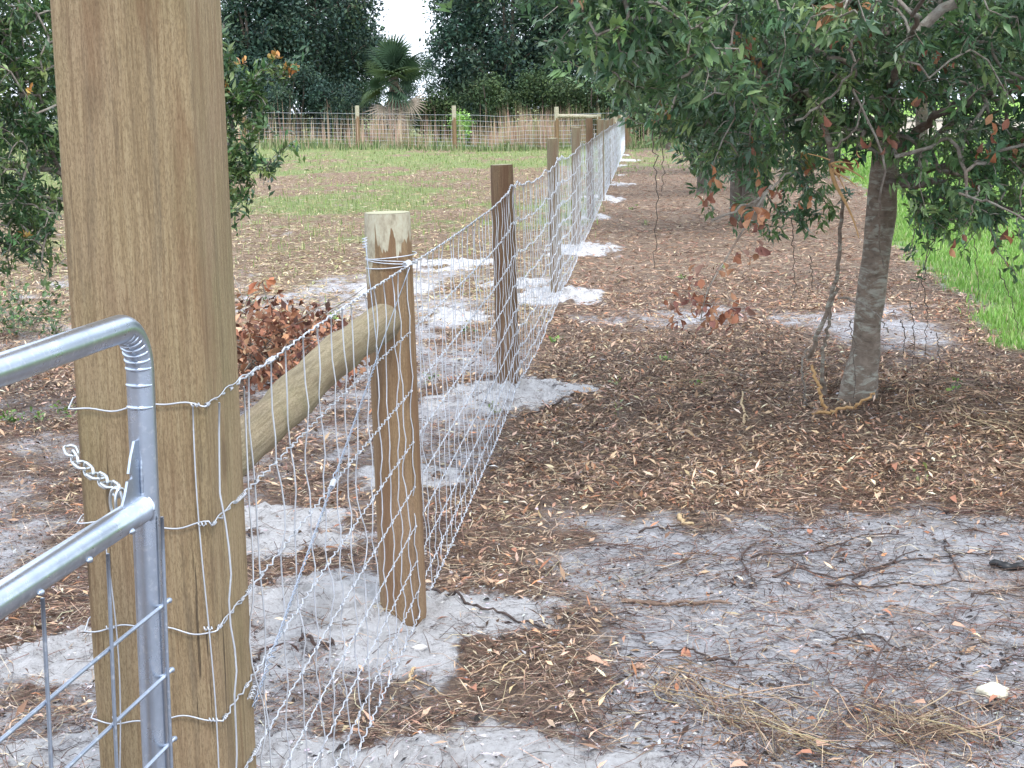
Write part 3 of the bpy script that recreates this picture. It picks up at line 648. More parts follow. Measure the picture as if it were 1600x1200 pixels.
# pressed wrinkles on the inside of the top bend
for k in range(9):
    q=a[0]+(pi/2)*(k-1.6)/7.5
    if q<0: c=U0+[0,0,zt-RB+q*RB*2.2]; rad=np.array(GD); 
    else: c=U0+GD*(RB-RB*cos(q))+[0,0,zt-RB+RB*sin(q)]; rad=GD*cos(q)-np.array([0,0,sin(q)])
    th=np.linspace(-1.25,1.25,14); rr=TR*.975; Pk=[c+rad*cos(x)*rr+GN*sin(x)*rr for x in th]
    mb=MB(); mb.tube(Pk,.0031*np.cos(np.linspace(-1.3,1.3,14))+.0008,8); obj('crease',mb,M_tube,gt)
zc=1.093
P=[U0+GD*s+[0,0,zc] for s in np.linspace(.012,GL-.01,24)]; mb=MB(); mb.tube(P,TR,20); obj('cross_rail',mb,M_tube,gt)
mb=MB(); th=np.linspace(0,2*pi,28); P=[U0+GD*(.018+.003*cos(3*x))+GN*(TR*1.0)*cos(x)+np.array([0,0,zc+TR*1.02*sin(x)]) for x in th]; mb.tube(P,.0024+.0008*np.sin(th*7),6,cap=False); obj('weld_bead',mb,M_tube,gt)
zz=[.932,.815,.697,.577,.457,.337,.217]
for z in zz:
    P=[U0+GN*(TR+.001)+GD*s+[0,0,z+.0015*sin(s*7)] for s in np.linspace(-TR-.004,GL-.02,20)]; mb=MB(); mb.tube(P,.0031,8); obj('mesh_rod',mb,M_rod,gt)
    c=P[0]; th=np.linspace(0,pi,7); mb=MB(); mb.tube([c-GD*.0045+GD*x for x in (0,.001,.004,.007,.009)],[.001,.0042,.0052,.0042,.001],8); obj('weld_blob',mb,M_rod,gt)
for k in range(16):
    s=.004+.205*k
    P=[U0+GN*(TR+.0065)+GD*(s+.001*sin(z*9+k))+[0,0,z] for z in np.linspace(zc-TR*.7,.12,16)]; mb=MB(); mb.tube(P,.0029,8); obj('mesh_rod',mb,M_rod,gt)
mb=MB()
for k in range(10):
    c=U0+GD*(.10+.15*k)+GN*(TR*.8)+[0,0,zc-TR*.55]; mb.tube([c-GD*.007,c-GD*.004+GN*.001,c+GN*.003,c+GD*.004+GN*.001,c+GD*.007],[.001,.004,.005,.004,.001],7)
obj('weld_spatter',mb,M_tube,gt)
# slotted chain latch plate
def plate(mb,pl,org,ux,uz,th,nrm):
    pl=np.array(pl); n=len(pl); A_=org+pl[:,:1]*ux+pl[:,1:]*np.array([0,0,1.0]); V=np.concatenate([A_+nrm*th/2,A_-nrm*th/2])
    j=np.arange(n); k=(j+1)%n; mb.add(V,[j[None],(j+n)[::-1][None],np.stack([j,j+n,k+n,k],-1)])
pl=[(.012,1.204),(.023,1.205),(.033,1.183),(.040,1.160),(.034,1.158),(.033,1.150),(.043,1.149),(.050,1.130),(.058,1.116),(.058,1.108),(.012,1.110)]
pl=[(a_*1.55,b_) for a_,b_ in pl]; mb=MB(); plate(mb,pl,U0,GD,None,.004,GN); obj('latch_plate',mb,M_tube,gt,smooth=False)
mb=MB(); P=[U0+GD*(.018+.003*sin(x*40))+GN*.004+[0,0,x] for x in np.linspace(1.118,1.206,26)]; mb.tube(P,.0022+.0012*np.abs(np.sin(np.arange(26)*1.9)),6); obj('weld_bead',mb,M_tube,gt)
gt.rotation_euler=(0,.024,0); gt.location.x-=.026
# chain
CP=[at(109,698,2.57),at(117,718,2.53),at(145,741,2.47),at(168,755,2.42),at(183,766,2.38)]
ch=thing('steel_chain','short bright steel chain hooked from the gate latch round the timber post','chain',tuple(CP[0]))
CP=np.array(CP); dl=np.concatenate([[0],np.cumsum(np.linalg.norm(np.diff(CP,axis=0),axis=1))]); LK=.0300; nl=int(dl[-1]/LK)+1
def link_mesh(ln,wd,r):
    th=np.linspace(0,2*pi,25); s=np.sign(np.cos(th)); P=np.stack([np.cos(th)*wd/2+s*(ln-wd)/2,np.sin(th)*wd/2,0*th],-1); mb=MB(); mb.tube(P,r,8,cap=False); m=mb.mesh('chain_link'); m.materials.append(M_chain); return m
lm_=link_mesh(.0375,.0215,.0027)
for k in range(nl):
    s0=k*LK+LK/2; p=np.array([np.interp(s0,dl,CP[:,i]) for i in range(3)]); p2=np.array([np.interp(s0+.01,dl,CP[:,i]) for i in range(3)]); p1=np.array([np.interp(s0-.01,dl,CP[:,i]) for i in range(3)])
    d=Vector(p2-p1); q=d.to_track_quat('X','Z'); o=link('chain_link',lm_,ch,p); o.rotation_mode='QUATERNION'
    from mathutils import Quaternion
    o.rotation_quaternion=q@Quaternion((1,0,0),radians(83 if k%2 else -3))
th=np.linspace(0,2*pi,40); hk=at(182,786,2.36); hd=np.array([.0,.0,1.0])
mb=MB(); P=np.array([hk+np.array([cos(x)*.011,-.012*cos(x)*.4,sin(x)*.024+.0]) for x in th]); mb.tube(P,.0026,8,cap=False); obj('chain_link',mb,M_chain,ch)
mb=MB(); P=np.array([hk+np.array([cos(x)*.006+.008,-.003+.010*cos(x),sin(x)*.022+.002]) for x in th]); mb.tube(P,.0026,8,cap=False); obj('chain_link',mb,M_chain,ch)

# ------------------------------------------------------------------ far fence across the field
def tz(x,y): return float(terrain(x,y))
ff0=np.array([4.55,58.6]); ffd=np.array([-7.0,62.6])-ff0; ffl=np.linalg.norm(ffd); ffd/=ffl
ff=thing('far_wire_fence','pale thin wire fence crossing the far end of the field','fence',(ff0[0],ff0[1],tz(*ff0)))
tfar=np.arange(0,30,1.0)
HF=[1.32,1.1,.9,.72,.56,.42,.28,.14]
for h in HF:
    P=np.array([[*(ff0+ffd*s),tz(*(ff0+ffd*s))+h] for s in tfar]); mb=MB(); mb.tube(P,.0052,4); obj('line_wire',mb,M_wire,ff)
sm_=MB(); sm_.tube([[0,0,0],[0.01,0,.7],[0,0,1.32]],.0035,3); smm=sm_.mesh('stay_wire'); smm.materials.append(M_wire)
for k in range(90):
    p=ff0+ffd*(k*.3048+.1); link('stay_wire',smm,ff,(p[0],p[1],tz(*p)))
for (px,yb,yt,lb) in ((559,228,165,'tan post of the far fence standing before the dark oak mass'),(710,232,165,'tan post of the far fence to the right of the shaggy palm'),(381,226,166,'far fence post half hidden by the shrub sprigs beside the gate post')):
    k=min(np.linspace(0,28,281),key=lambda s:abs(proj_x(*(ff0+ffd*s))-px)) if False else None
    # find where this pixel column crosses the fence line
    d=ray(px,200); d=d/d[1]; s=(d[0]*ff0[1]-ff0[0])/(ffd[0]-d[0]*ffd[1]); x,y=ff0+ffd*s; tp=at(px,yt,y)
    round_post('far_fence_post',x,y,tp[2]-tz(x,y),.17,M_post_tan,M_end,lb,'posts of the far cross fence',(0,0),seed=int(px))
for (px,yt,lb) in ((870,167,'left post of the far brace, carrying the horizontal rail'),(936,178,'right post of the far brace, half behind the grey fence posts'),(980,176,'corner post where the long fence meets the far fence')):
    d=ray(px,200); d=d/d[1]; s=(d[0]*ff0[1]-ff0[0])/(ffd[0]-d[0]*ffd[1]); x,y=ff0+ffd*s; tp=at(px,yt,y)
    round_post('brace_post',x,y,tp[2]-tz(x,y),.17,M_post_tan,M_end,lb,'brace posts at the fence corner',(0,0),seed=int(px))
    if px==870: ra=np.array([x,y,tp[2]-.34])
    if px==936: rb=np.array([x,y,tp[2]-.10])
mb=MB(); mb.tube(np.linspace(ra,rb,6),.075,10); hr=obj('brace_beam',mb,M_post_tan); tag(hr,'horizontal round rail joining the two brace posts at the far corner','rail')

# ------------------------------------------------------------------ trees
def grow(trunks, attr, rng, step=.14, r_tip=.004, expo=.42, wob=.03, pull=.0):
    """trunks: list of polylines (n,3) with radii; attr: Nx3 tips. returns chains and tip directions"""
    nodes=[];rad=[];par=[]
    for (P,r,fromk) in trunks:
        base=None
        for i,(p,q) in enumerate(zip(P,r)):
            nodes.append(p); rad.append(q); par.append(-2)
    nodes=[np.array(p,float) for p in nodes]; N0=len(nodes); arr=np.array(nodes); elig=np.array([p[2] for p in arr])>min(p[2] for p in arr)+.25*(max(p[2] for p in arr)-min(p[2] for p in arr))
    d=np.linalg.norm(attr[:,None]-arr[None][:,elig],axis=2).min(1) if elig.any() else np.zeros(len(attr)); order=np.argsort(d)
    cap=N0+len(attr)*14; A_=np.zeros((cap,3)); A_[:N0]=arr; n=N0; par=[-1]*N0; chains=[]; root_ok=np.zeros(cap,bool); root_ok[:N0]=elig
    for k in order:
        p=attr[k]; idx=np.nonzero(root_ok[:n])[0]; c=A_[idx]; dd=np.linalg.norm(c-p,axis=1)+.55*np.maximum(0,c[:,2]-p[2]-.0)*pull; j=idx[dd.argmin()]; L=np.linalg.norm(A_[j]-p); m=int(np.clip(L/step,2,12))
        u=np.linspace(0,1,m+1)[1:]; sag=rng.normal(0,wob,3)*L; pts=A_[j]+(p-A_[j])*u[:,None]+np.sin(u*pi)[:,None]*(sag+[0,0,.10*L])
        ids=[j]
        for q in pts: A_[n]=q; par.append(ids[-1]); root_ok[n]=True; ids.append(n); n+=1
        chains.append(ids)
    cnt=np.zeros(n); 
    for ids in chains: cnt[ids[-1]]+=1
    for i in range(n-1,N0-1,-1): cnt[par[i]]+=cnt[i]
    rr=r_tip*np.maximum(cnt,1)**expo
    dirs=np.array([A_[ids[-1]]-A_[ids[-2]] for ids in chains]); dirs/=np.linalg.norm(dirs,axis=1)[:,None]+1e-9
    tips=np.array([A_[ids[-1]] for ids in chains])
    return A_[:n],rr,chains,tips,dirs
def branch_mesh(mb,A_,rr,chains,sides=5,rmax=.2,rmin=0):
    for ids in chains:
        r=np.minimum(rr[ids],rmax); r[0]=min(r[0],r[1]*1.25)
        if r.max()<rmin: continue
        mb.tube(A_[ids],r,sides,cap=False)
def leaves_for(tips,dirs,nl,size,spread,Ts,cols,wts,rng,droop=.25,upn=.8,back=.28,centre=None,var=.25,shoot=.35):
    """nl leaves along the last `back` metres of each tip, flaring into a rosette"""
    n=len(tips)*nl; tp=np.repeat(tips,nl,0); dr=np.repeat(dirs,nl,0); u=rng.random(n)**1.6
    e=rng.normal(0,1,(n,3)); e-= (e*dr).sum(1)[:,None]*dr; e/=np.linalg.norm(e,axis=1)[:,None]
    P=tp-dr*(u*back)[:,None]+rng.normal(0,spread,(n,3)); ax=dr*shoot*(1+rng.random(n))[:,None]+e*1.0; ax[:,2]-=droop
    nr=np.stack([rng.normal(0,.45,n),rng.normal(0,.45,n),np.full(n,upn)],-1); R=frames(n,ax,nr); s=size*rng.uniform(1-var*1.4,1+var,n)
    col=pal(len(tips),cols,wts,.16); col=np.clip(np.repeat(col,nl,0)*np.exp(rng.normal(0,.16,(n,1))),0,.8)
    return P,R,np.stack([s,s*rng.uniform(.8,1.15,n),s],-1),col
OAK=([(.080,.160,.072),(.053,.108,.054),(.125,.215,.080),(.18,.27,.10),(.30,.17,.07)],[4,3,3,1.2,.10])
OAKF=([(.044,.084,.062),(.032,.062,.052),(.064,.108,.068),(.085,.13,.075)],[4,3,2.4,1.2])  # far leaves: bluish, lifted tones put distance haze into the colour

def ell_pts(rng,n,c,r,hollow=.0):
    d=rng.normal(0,1,(n,3)); d/=np.linalg.norm(d,axis=1)[:,None]; q=(hollow+(1-hollow)*rng.random(n))**(1/2.2); return np.array(c)+d*q[:,None]*np.array(r)
def proj(P):
    q=(np.asarray(P)-[0,0,H])@RC; return 800+F*q[...,0]/-q[...,2], 600-F*q[...,1]/-q[...,2]
# --- the near oak right of the path
ro=np.random.default_rng(11); M_limb=barkmat('limb_bark',(.055,.042,.034),(.16,.13,.105),.35,18)
TB=ground(1342,634,.06); tx,ty=TB[0],TB[1]+.08
oak=thing('oak_tree','nearest oak on the right, lichened trunk in a bed of leaves and low leafy branches','tree',(tx,ty,0))
tp=np.array([[tx,ty,-.15],[tx+.01,ty,.12],at(1352,560,ty),at(1358,480,ty),at(1366,420,ty),at(1373,360,ty),at(1380,300,ty),at(1384,240,ty),at(1386,180,ty),at(1384,110,ty),at(1380,30,ty),[tx+.35,ty+.1,2.9],[tx+.4,ty,3.6],[tx+.5,ty,4.4]])
tr=np.array([.14,.118,.083,.080,.082,.083,.088,.080,.072,.066,.06,.05,.035,.02])*.92
mb=MB(); 
def smooth(P,m):
    P=np.asarray(P,float); s=np.concatenate([[0],np.cumsum(np.linalg.norm(np.diff(P,axis=0),axis=1))]); q=np.linspace(0,s[-1],m)
    out=np.stack([np.interp(q,s,P[:,i]) for i in range(P.shape[1])],-1)
    for _ in range(2): out[1:-1]=(out[:-2]+2*out[1:-1]+out[2:])/4
    return out
def knobbly(mb,P,r,sides,seed,amp=.12,col=None):
    """tube whose skin is uneven"""
    st=len(mb.v); mb.tube(P,r,sides,col); V=mb.v[-1]; n=len(P); c=np.repeat(P,sides,0); d=V-c; th=np.tile(np.arange(sides)*2*pi/sides,n); s=np.repeat(np.arange(n),sides)*.35
    f=1+amp*(fbm(np.cos(th)*1.3+7,np.sin(th)*1.3+s,seed,4)*2-1); mb.v[-1]=c+d*f[:,None]
sp=smooth(np.column_stack([tp,tr]),90); knobbly(mb,sp[:,:3],sp[:,3],18,4,.16); obj('trunk',mb,M_bark,oak)
# limbs
limbs=[[at(1382,215,ty),at(1330,195,ty-.2),at(1260,160,ty-.5),at(1200,110,ty-.8),at(1150,80,ty-1.1),at(1075,50,ty-1.6),at(1000,30,ty-2.0)],
 [at(1385,250,ty),at(1440,200,ty-.3),at(1520,150,ty-.5),at(1620,110,ty-.7)],
 [at(1384,300,ty),at(1450,262,ty+.1),at(1540,255,ty),at(1660,262,ty-.2)],
 [at(1382,290,ty),at(1470,285,ty-.5),at(1530,305,ty-.8),at(1610,340,ty-1.0)],
 [at(1386,180,ty),at(1350,120,ty+.3),at(1280,60,ty+.6),at(1200,10,ty+.9)],
 [at(1376,60,ty),at(1330,-10,ty-.6),at(1200,-60,ty-1.4),at(1000,-50,ty-2.0),at(850,-10,ty-2.4)],
 [at(1386,190,ty),at(1400,130,ty-.8),at(1420,60,ty-1.6),at(1440,0,ty-2.2)],
 [[tx+.3,ty,2.7],[tx+1.2,ty+.5,3.2],[tx+2.2,ty+.8,3.6]],[[tx+.3,ty,2.9],[tx-.8,ty+.7,3.4],[tx-1.6,ty+1.0,3.8]]]
trunks=[(sp[30:,:3],sp[30:,3],0)]; lr=[.040,.036,.032,.030,.030,.030,.028,.03,.03]
for L_,r0 in zip(limbs,lr):
    Q=smooth(np.array(L_),26); Q[1:]+=ro.normal(0,.012,Q[1:].shape); rq=np.linspace(r0,.010,26); trunks.append((Q,rq,0)); mb=MB(); knobbly(mb,Q,rq*.85,9,int(r0*1000),.14); obj('limb',mb,M_limb,oak)
def inpx(P,x0,x1,y0,y1): x,y=proj(P); return (x>x0)&(x<x1)&(y>y0)&(y<y1)
# attractors: volumes round the limbs
vols=[((1.15,7.4,2.15),(1.05,1.3,.60),300),((1.95,7.6,2.25),(1.3,1.3,.75),330),((2.9,8.0,2.05),(1.2,1.4,.85),330),((.75,6.2,2.12),(.75,.9,.42),210),((.05,6.0,2.33),(.6,.5,.20),26),
      ((1.35,8.1,1.60),(.75,.9,.42),150),((1.9,9.4,1.9),(1.6,1.0,.75),190),((3.0,7.6,1.32),(.55,.8,.40),62),((3.4,8.6,1.5),(.8,1.2,.5),90),((2.2,8.6,3.5),(2.4,2.4,.9),70),((2.3,6.6,2.3),(.9,.7,.40),120),((1.50,9.5,1.30),(.60,.7,.55),170),((1.0,9.0,1.75),(.5,.7,.35),80),((2.9,8.6,1.95),(.9,.9,.35),120),((2.6,7.0,2.2),(.7,.7,.4),100),((.02,5.9,2.25),(.5,.5,.16),50),((.45,6.2,1.97),(.30,.5,.26),75),((.85,8.5,1.75),(.45,.6,.35),80),((2.25,7.5,1.25),(.5,.5,.32),110),((2.75,8.3,1.35),(.6,.6,.35),90),((1.78,7.6,1.72),(.5,.4,.3),80)]
at_=np.concatenate([ell_pts(ro,n_,c,r) for c,r,n_ in vols]); 
ax_,ay_=proj(at_); lowlim=np.interp(ax_,[600,700,930,1000,1060,1150,1230,1290,1330,1400,1430,1500,1600,1700],[30,50,105,205,262,315,385,405,310,275,360,425,425,430])+ro.normal(0,22,len(at_))
keep=(ay_<lowlim)&~((np.hypot(at_[:,0]-tx,at_[:,1]-ty)<.28)); keep&=~((ax_>1415)&(ax_<1480)&(ay_>160)&(ay_<215)&(ro.random(len(at_))<.9)); keep&=~((ax_>1480)&(ay_>205)&(ro.random(len(at_))<.2)); at_=at_[keep]
A_,rr,chains,tips,dirs=grow(trunks,at_,ro,.12,.0022,.44,.06)
mb=MB(); branch_mesh(mb,A_,rr,chains,5,.025); obj('branches',mb,M_twig,oak)
out=tips-np.array([tx,ty,1.8]); out/=np.linalg.norm(out,axis=1)[:,None]; dirs=dirs*.6+out*.5+ro.normal(0,.35,dirs.shape)+[0,0,.12]; dirs/=np.linalg.norm(dirs,axis=1)[:,None]
P,R,S,cl=leaves_for(tips,dirs,25,.062,.012,None,OAK[0],OAK[1],ro,.18,.8,.20,shoot=.5,var=.38)
k2=inpx(P,-200,1900,-200,1400)
# nearest and largest leaves are single objects (sub-parts of the crown)
rs_=ro; x_,y_=proj(P); dist=np.linalg.norm(P-[0,0,H],axis=1); sel=np.where((x_>0)&(x_<1600)&(y_>0)&(y_<1200),dist,1e9); near_i=np.argsort(sel)[:240]; mask=np.ones(len(P),bool); mask[near_i]=False
LT=[leafT(.165,.05,.04),leafT(.15,-.08,.05),leafT(.185,.10,.03)]; L4=[leaf4T(.165,.05,-.03),leaf4T(.15,-.06,-.05),leaf4T(.185,.08,-.02)]; onf=(x_>-250)&(x_<1850)&(y_>-260)&(rs_.random(len(P))<1) | (np.arange(len(P))%3==0)
mb=MB()
for q in range(3):
    kk=(np.arange(len(P))%3==q)&mask&onf; mb.inst(L4[q],P[kk],R[kk],S[kk],cl[kk])
crown=obj('crown',mb,M_leaf,oak); crown['kind']='stuff'
def solo_leaves(name,T_,idx,P,R,S,parent,mat,cols,jit=.18):
    ms=[]
    for c in cols:
        q=MB(); q.add(T_[0],T_[1],c); m=q.mesh(name); m.materials.append(mat); ms.append(m)
    for i in idx:
        o=bpy.data.objects.new(name,ms[int(ro.integers(len(ms)))]); C.objects.link(o); o.parent=parent
        M4=np.eye(4); M4[:3,:3]=R[i]*S[i][None,:]; M4[:3,3]=P[i]-WL[parent.name]; o.matrix_local=Matrix(M4.tolist())
solo_leaves('leaf',LT[0],near_i,P,R,S,crown,M_leaf,[OAK[0][0],OAK[0][2],OAK[0][3],(.06,.115,.036)])
# dead russet leaves caught in the branches
dc=[(1165,60),(1070,5),(1360,35),(1385,10),(1405,60),(1450,80),(1320,70),(1230,130),(1430,150),(1290,185),(1395,205),(1370,210),(1555,190),(1580,130),(1585,230),(1265,255),(1310,255),(1340,235),(1170,220),(1180,235),(1195,295),(1215,300),(1180,330),(1160,335),(1500,370),(1530,280),(1580,360),(1265,310),(1480,100),(1545,230),(1610,300),(1110,270),(1095,300)]
idx=[];DP=[];DR=[];DS=[]
for (px,py) in dc:
    c=at(px,py,ro.uniform(6.6,8.0)); nn=ro.integers(3,7)
    for _ in range(nn):
        DP.append(c+ro.normal(0,.028,3)); a=ro.uniform(0,6.28); DR.append(frames(1,np.array([[cos(a)*.6,sin(a)*.6,-.8]]),np.array([[ro.normal(),ro.normal(),.4]]))[0]); s=ro.uniform(.04,.07); DS.append([s,s*1.1,s])
DP=np.array(DP);DR=np.array(DR);DS=np.array(DS)
solo_leaves('dead_leaf',leafT(.22,.22,.10),range(len(DP)),DP,DR,DS,oak,M_dry,[(.30,.125,.06),(.24,.10,.065),(.36,.19,.10),(.19,.09,.06)])
# pale bare twigs in front of the crown
for pts in ([(1335,95,6.6),(1325,70,6.55),(1345,45,6.5),(1370,0,6.4)],[(1332,140,7.2),(1345,180,7.1),(1378,205,7.1),(1385,250,7.1),(1375,300,7.2),(1372,370,7.6),(1380,420,7.9)],[(1066,120,6.0),(1110,95,6.1),(1140,75,6.2),(1152,20,6.2)],[(1150,30,6.4),(1145,60,6.4),(1137,75,6.4)],[(1112,345,6.6),(1180,315,6.8),(1235,270,7.2)],[(1245,190,7.0),(1300,150,6.9),(1345,90,6.8)],[(1500,300,7.0),(1545,315,6.8),(1620,350,6.6)],[(1290,240,7.4),(1340,200,7.2),(1350,150,7.2)]):
    P_=smooth(np.array([at(*p) for p in pts]),16)+ro.normal(0,.005,(16,3)); mb=MB(); mb.tube(P_,np.linspace(.006,.004,16),6); obj('bare_twig',mb,M_twig,oak,label='pale bare lichened twig')
# broken limb with torn orange fibres
tc0=at(1300,262,7.5); bl=thing('splintered_branch','snapped branch with torn orange splinters hanging beside the trunk of the nearest oak','branch',tuple(tc0))
m,t,b,o=newmat('torn_wood'); nn_=noise(t,N(t,'ShaderNodeTexCoord').outputs['Object'],60,4); t.links.new(mix(t,nn_,(.30,.16,.07),(.55,.36,.16)),b.inputs['Base Color']); b.inputs['Roughness'].default_value=.85; M_torn=m
for k,pts in enumerate([[(1298,255),(1300,280),(1318,310),(1335,345),(1342,372)],[(1300,258),(1322,262),(1345,275),(1350,280)],[(1298,256),(1310,252),(1335,256)],[(1302,262),(1315,285),(1322,300)],[(1297,250),(1280,244),(1262,240)],[(1303,268),(1325,280),(1340,292)]]):
    P_=smooth(np.array([at(p[0],p[1],7.5-.03*k) for p in pts]),12); mb=MB(); mb.tube(P_,np.linspace([.012,.009,.006,.005,.004,.005][k],.0025,12),6); obj('splinter',mb,M_torn,bl)
mb=MB(); P_=smooth(np.array([at(1260,140,7.4),at(1285,190,7.45),at(1298,230,7.5),at(1300,262,7.5)]),14); mb.tube(P_,np.linspace(.017,.014,14),8); obj('limb',mb,M_bark,bl)

# hanging dead branch of russet leaves in front of the path
hb=thing('hanging_dead_branch','thin bare branch hanging low over the path with curled russet leaves','branch',tuple(at(1200,300,6.6)))
BP=smooth(np.array([at(1205,290,6.9),at(1178,330,6.8),at(1150,378,6.7),at(1125,420,6.6),at(1105,452,6.5),at(1100,470,6.5),at(1095,500,6.5)]),24); mb=MB(); mb.tube(BP,np.linspace(.006,.0025,24),6); obj('stem',mb,M_twig,hb)
cl_=[(1160,395,4),(1180,385,6),(1195,345,5),(1170,340,5),(1052,470,7),(1060,500,6),(1070,455,4),(1090,465,6),(1105,470,9),(1118,485,8),(1100,490,7),(1090,440,4),(1125,500,4),(1140,470,4),(1150,485,5),(1165,480,4),(1110,505,6),(1096,425,4),(1130,410,3),(1145,500,4)]
DP=[];DR=[];DS=[]
for (px,py,nn) in cl_:
    c=at(px,py,6.55+ro.uniform(-.15,.15)); j=np.argmin(np.linalg.norm(BP-c,axis=1)); mb=MB(); mb.tube(smooth(np.array([BP[j],(BP[j]+c)/2+[0,0,.02],c]),6),.0014,4); obj('twig',mb,M_twig,hb)
    for _ in range(nn):
        DP.append(c+ro.normal(0,.022,3)); a=ro.uniform(0,6.28); DR.append(frames(1,np.array([[cos(a)*.7,sin(a)*.7,-.7]]),np.array([[ro.normal(),ro.normal(),.5]]))[0]); s=ro.uniform(.035,.062); DS.append([s,s*1.2,s])
solo_leaves('dead_leaf',leafT(.24,.2,.10),range(len(DP)),np.array(DP),np.array(DR),np.array(DS),hb,M_dry,[(.28,.12,.07),(.36,.19,.11),(.22,.10,.08),(.27,.16,.12)])

# vines and thin stems round the oak
def stem(name,pts,r0,r1,mat,label,cat,leaves=0,lc=None,group=None,lsize=.045):
    P_=np.array([at(*p) for p in pts]); P_=smooth(P_,22); P_[1:-1]+=ro.normal(0,.006,(20,3)); t=thing(name,label,cat,tuple(P_[0]),group); mb=MB(); mb.tube(P_,np.linspace(r0,r1,22),6); obj('stem',mb,mat,t)
    if leaves:
        k=ro.integers(3,22,leaves); n=leaves; dr=np.tile([0,0,1.0],(n,1))+ro.normal(0,.3,(n,3)); Pq=P_[k]+ro.normal(0,.012,(n,3)); e=ro.normal(0,1,(n,3)); R=frames(n,e+dr*.2-[0,0,.2],np.tile([0,0,1.0],(n,1))+ro.normal(0,.4,(n,3))); s=lsize*ro.uniform(.7,1.2,n); mb=MB(); mb.inst(LT[0],Pq,R,np.stack([s,s,s],-1),pal(n,*(lc or OAK),.2)); obj('leaves',mb,M_leaf,t)
    return t
stem('woody_vine',[(1262,560,8.2),(1268,545,8.1),(1275,530,8.1),(1283,510,8.1),(1300,470,8.1),(1308,430,8.1),(1312,380,8.1),(1318,310,8.0)],.014,.010,M_bark,'thick crooked grey vine leaning up beside the nearest oak trunk','vine')
stem('woody_vine',[(1288,615,8.2),(1283,570,8.15),(1292,520,8.1),(1297,480,8.1),(1310,450,8.1)],.012,.009,M_bark,'straight grey vine stem rising just left of the nearest oak trunk','vine')
stem('woody_vine',[(1262,640,8.2),(1256,600,8.1),(1252,560,8.1),(1262,545,8.1)],.006,.005,M_twig,'short forked vine stub at the foot of the crooked grey vine','vine')
stem('broken_stick',[(1292,655,8.0),(1286,625,8.0),(1275,590,8.05),(1268,570,8.1)],.010,.008,M_torn,'peeled orange stick propped against the grey vines by the oak','stick')
stem('fallen_branch',[(1270,648,8.0),(1310,640,7.9),(1340,632,7.8),(1366,615,7.75)],.010,.007,M_torn,'pale peeled branch lying across the foot of the nearest oak trunk','branch')
stem('thin_vine',[(1310,465,8.0),(1340,472,7.9),(1370,488,7.9),(1388,520,7.9)],.006,.004,M_twig,'dead side shoot crossing the front of the oak trunk','vine')
VL=['longest thin vine at the left edge of the near oak crown','shorter thin vine right beside the leftmost hanging vine','thin vine over the path behind the splintered branch','thin vine just left of the crooked grey vine','thin vine in front of the base of the oak trunk','short thin vine on the right side of the oak trunk','thin vine a hand right of the oak trunk over the grey strip','upper thin vine between trunk and lawn','thin vine in front of the grey sand strip right of the trunk','thin vine hanging in front of the bright lawn','slanting thin vine from the right limb down to the lawn edge','slanting thin vine at the right edge of the view over the lawn']
hv=[((1020,205),(1022,420)),((1030,200),(1033,300)),((1236,340),(1235,480)),((1265,400),(1262,470)),((1330,500),(1332,660)),((1408,500),(1410,560)),((1422,470),(1425,590)),((1440,430),(1445,560)),((1463,520),(1462,600)),((1513,330),(1528,470)),((1485,250),(1430,470)),((1560,420),(1590,520))]
for k,((a0,b0),(a1,b1)) in enumerate(hv):
    Yd=ro.uniform(7.2,8.4); stem('hanging_vine',[(a0,b0,Yd),((a0+a1)/2+6,(b0+b1)/2,Yd),(a1,b1,Yd)],.0030,.0016,M_darkbark,VL[k],'vine',group='thin vines hanging under the nearest oak')
# leafy shoots dangling right of the trunk
for k,pts in enumerate([[(1500,280,7.6),(1480,340,7.6),(1450,390,7.6),(1440,440,7.6)],[(1570,300,7.3),(1545,350,7.3),(1560,400,7.2),(1590,430,7.2)],[(1440,300,8.0),(1430,350,8.0),(1425,400,8.0)],[(1600,280,7.2),(1590,350,7.1),(1602,400,7.1)],[(1530,290,7.0),(1520,330,7.0),(1500,370,7.0)]]):
    stem('leafy_shoot',pts,.005,.002,M_twig,'%s leafy oak shoot drooping over the bright lawn'%['longest','forked right-hand','short inner','outermost','middle'][k],'branch',46,None,None,.055)

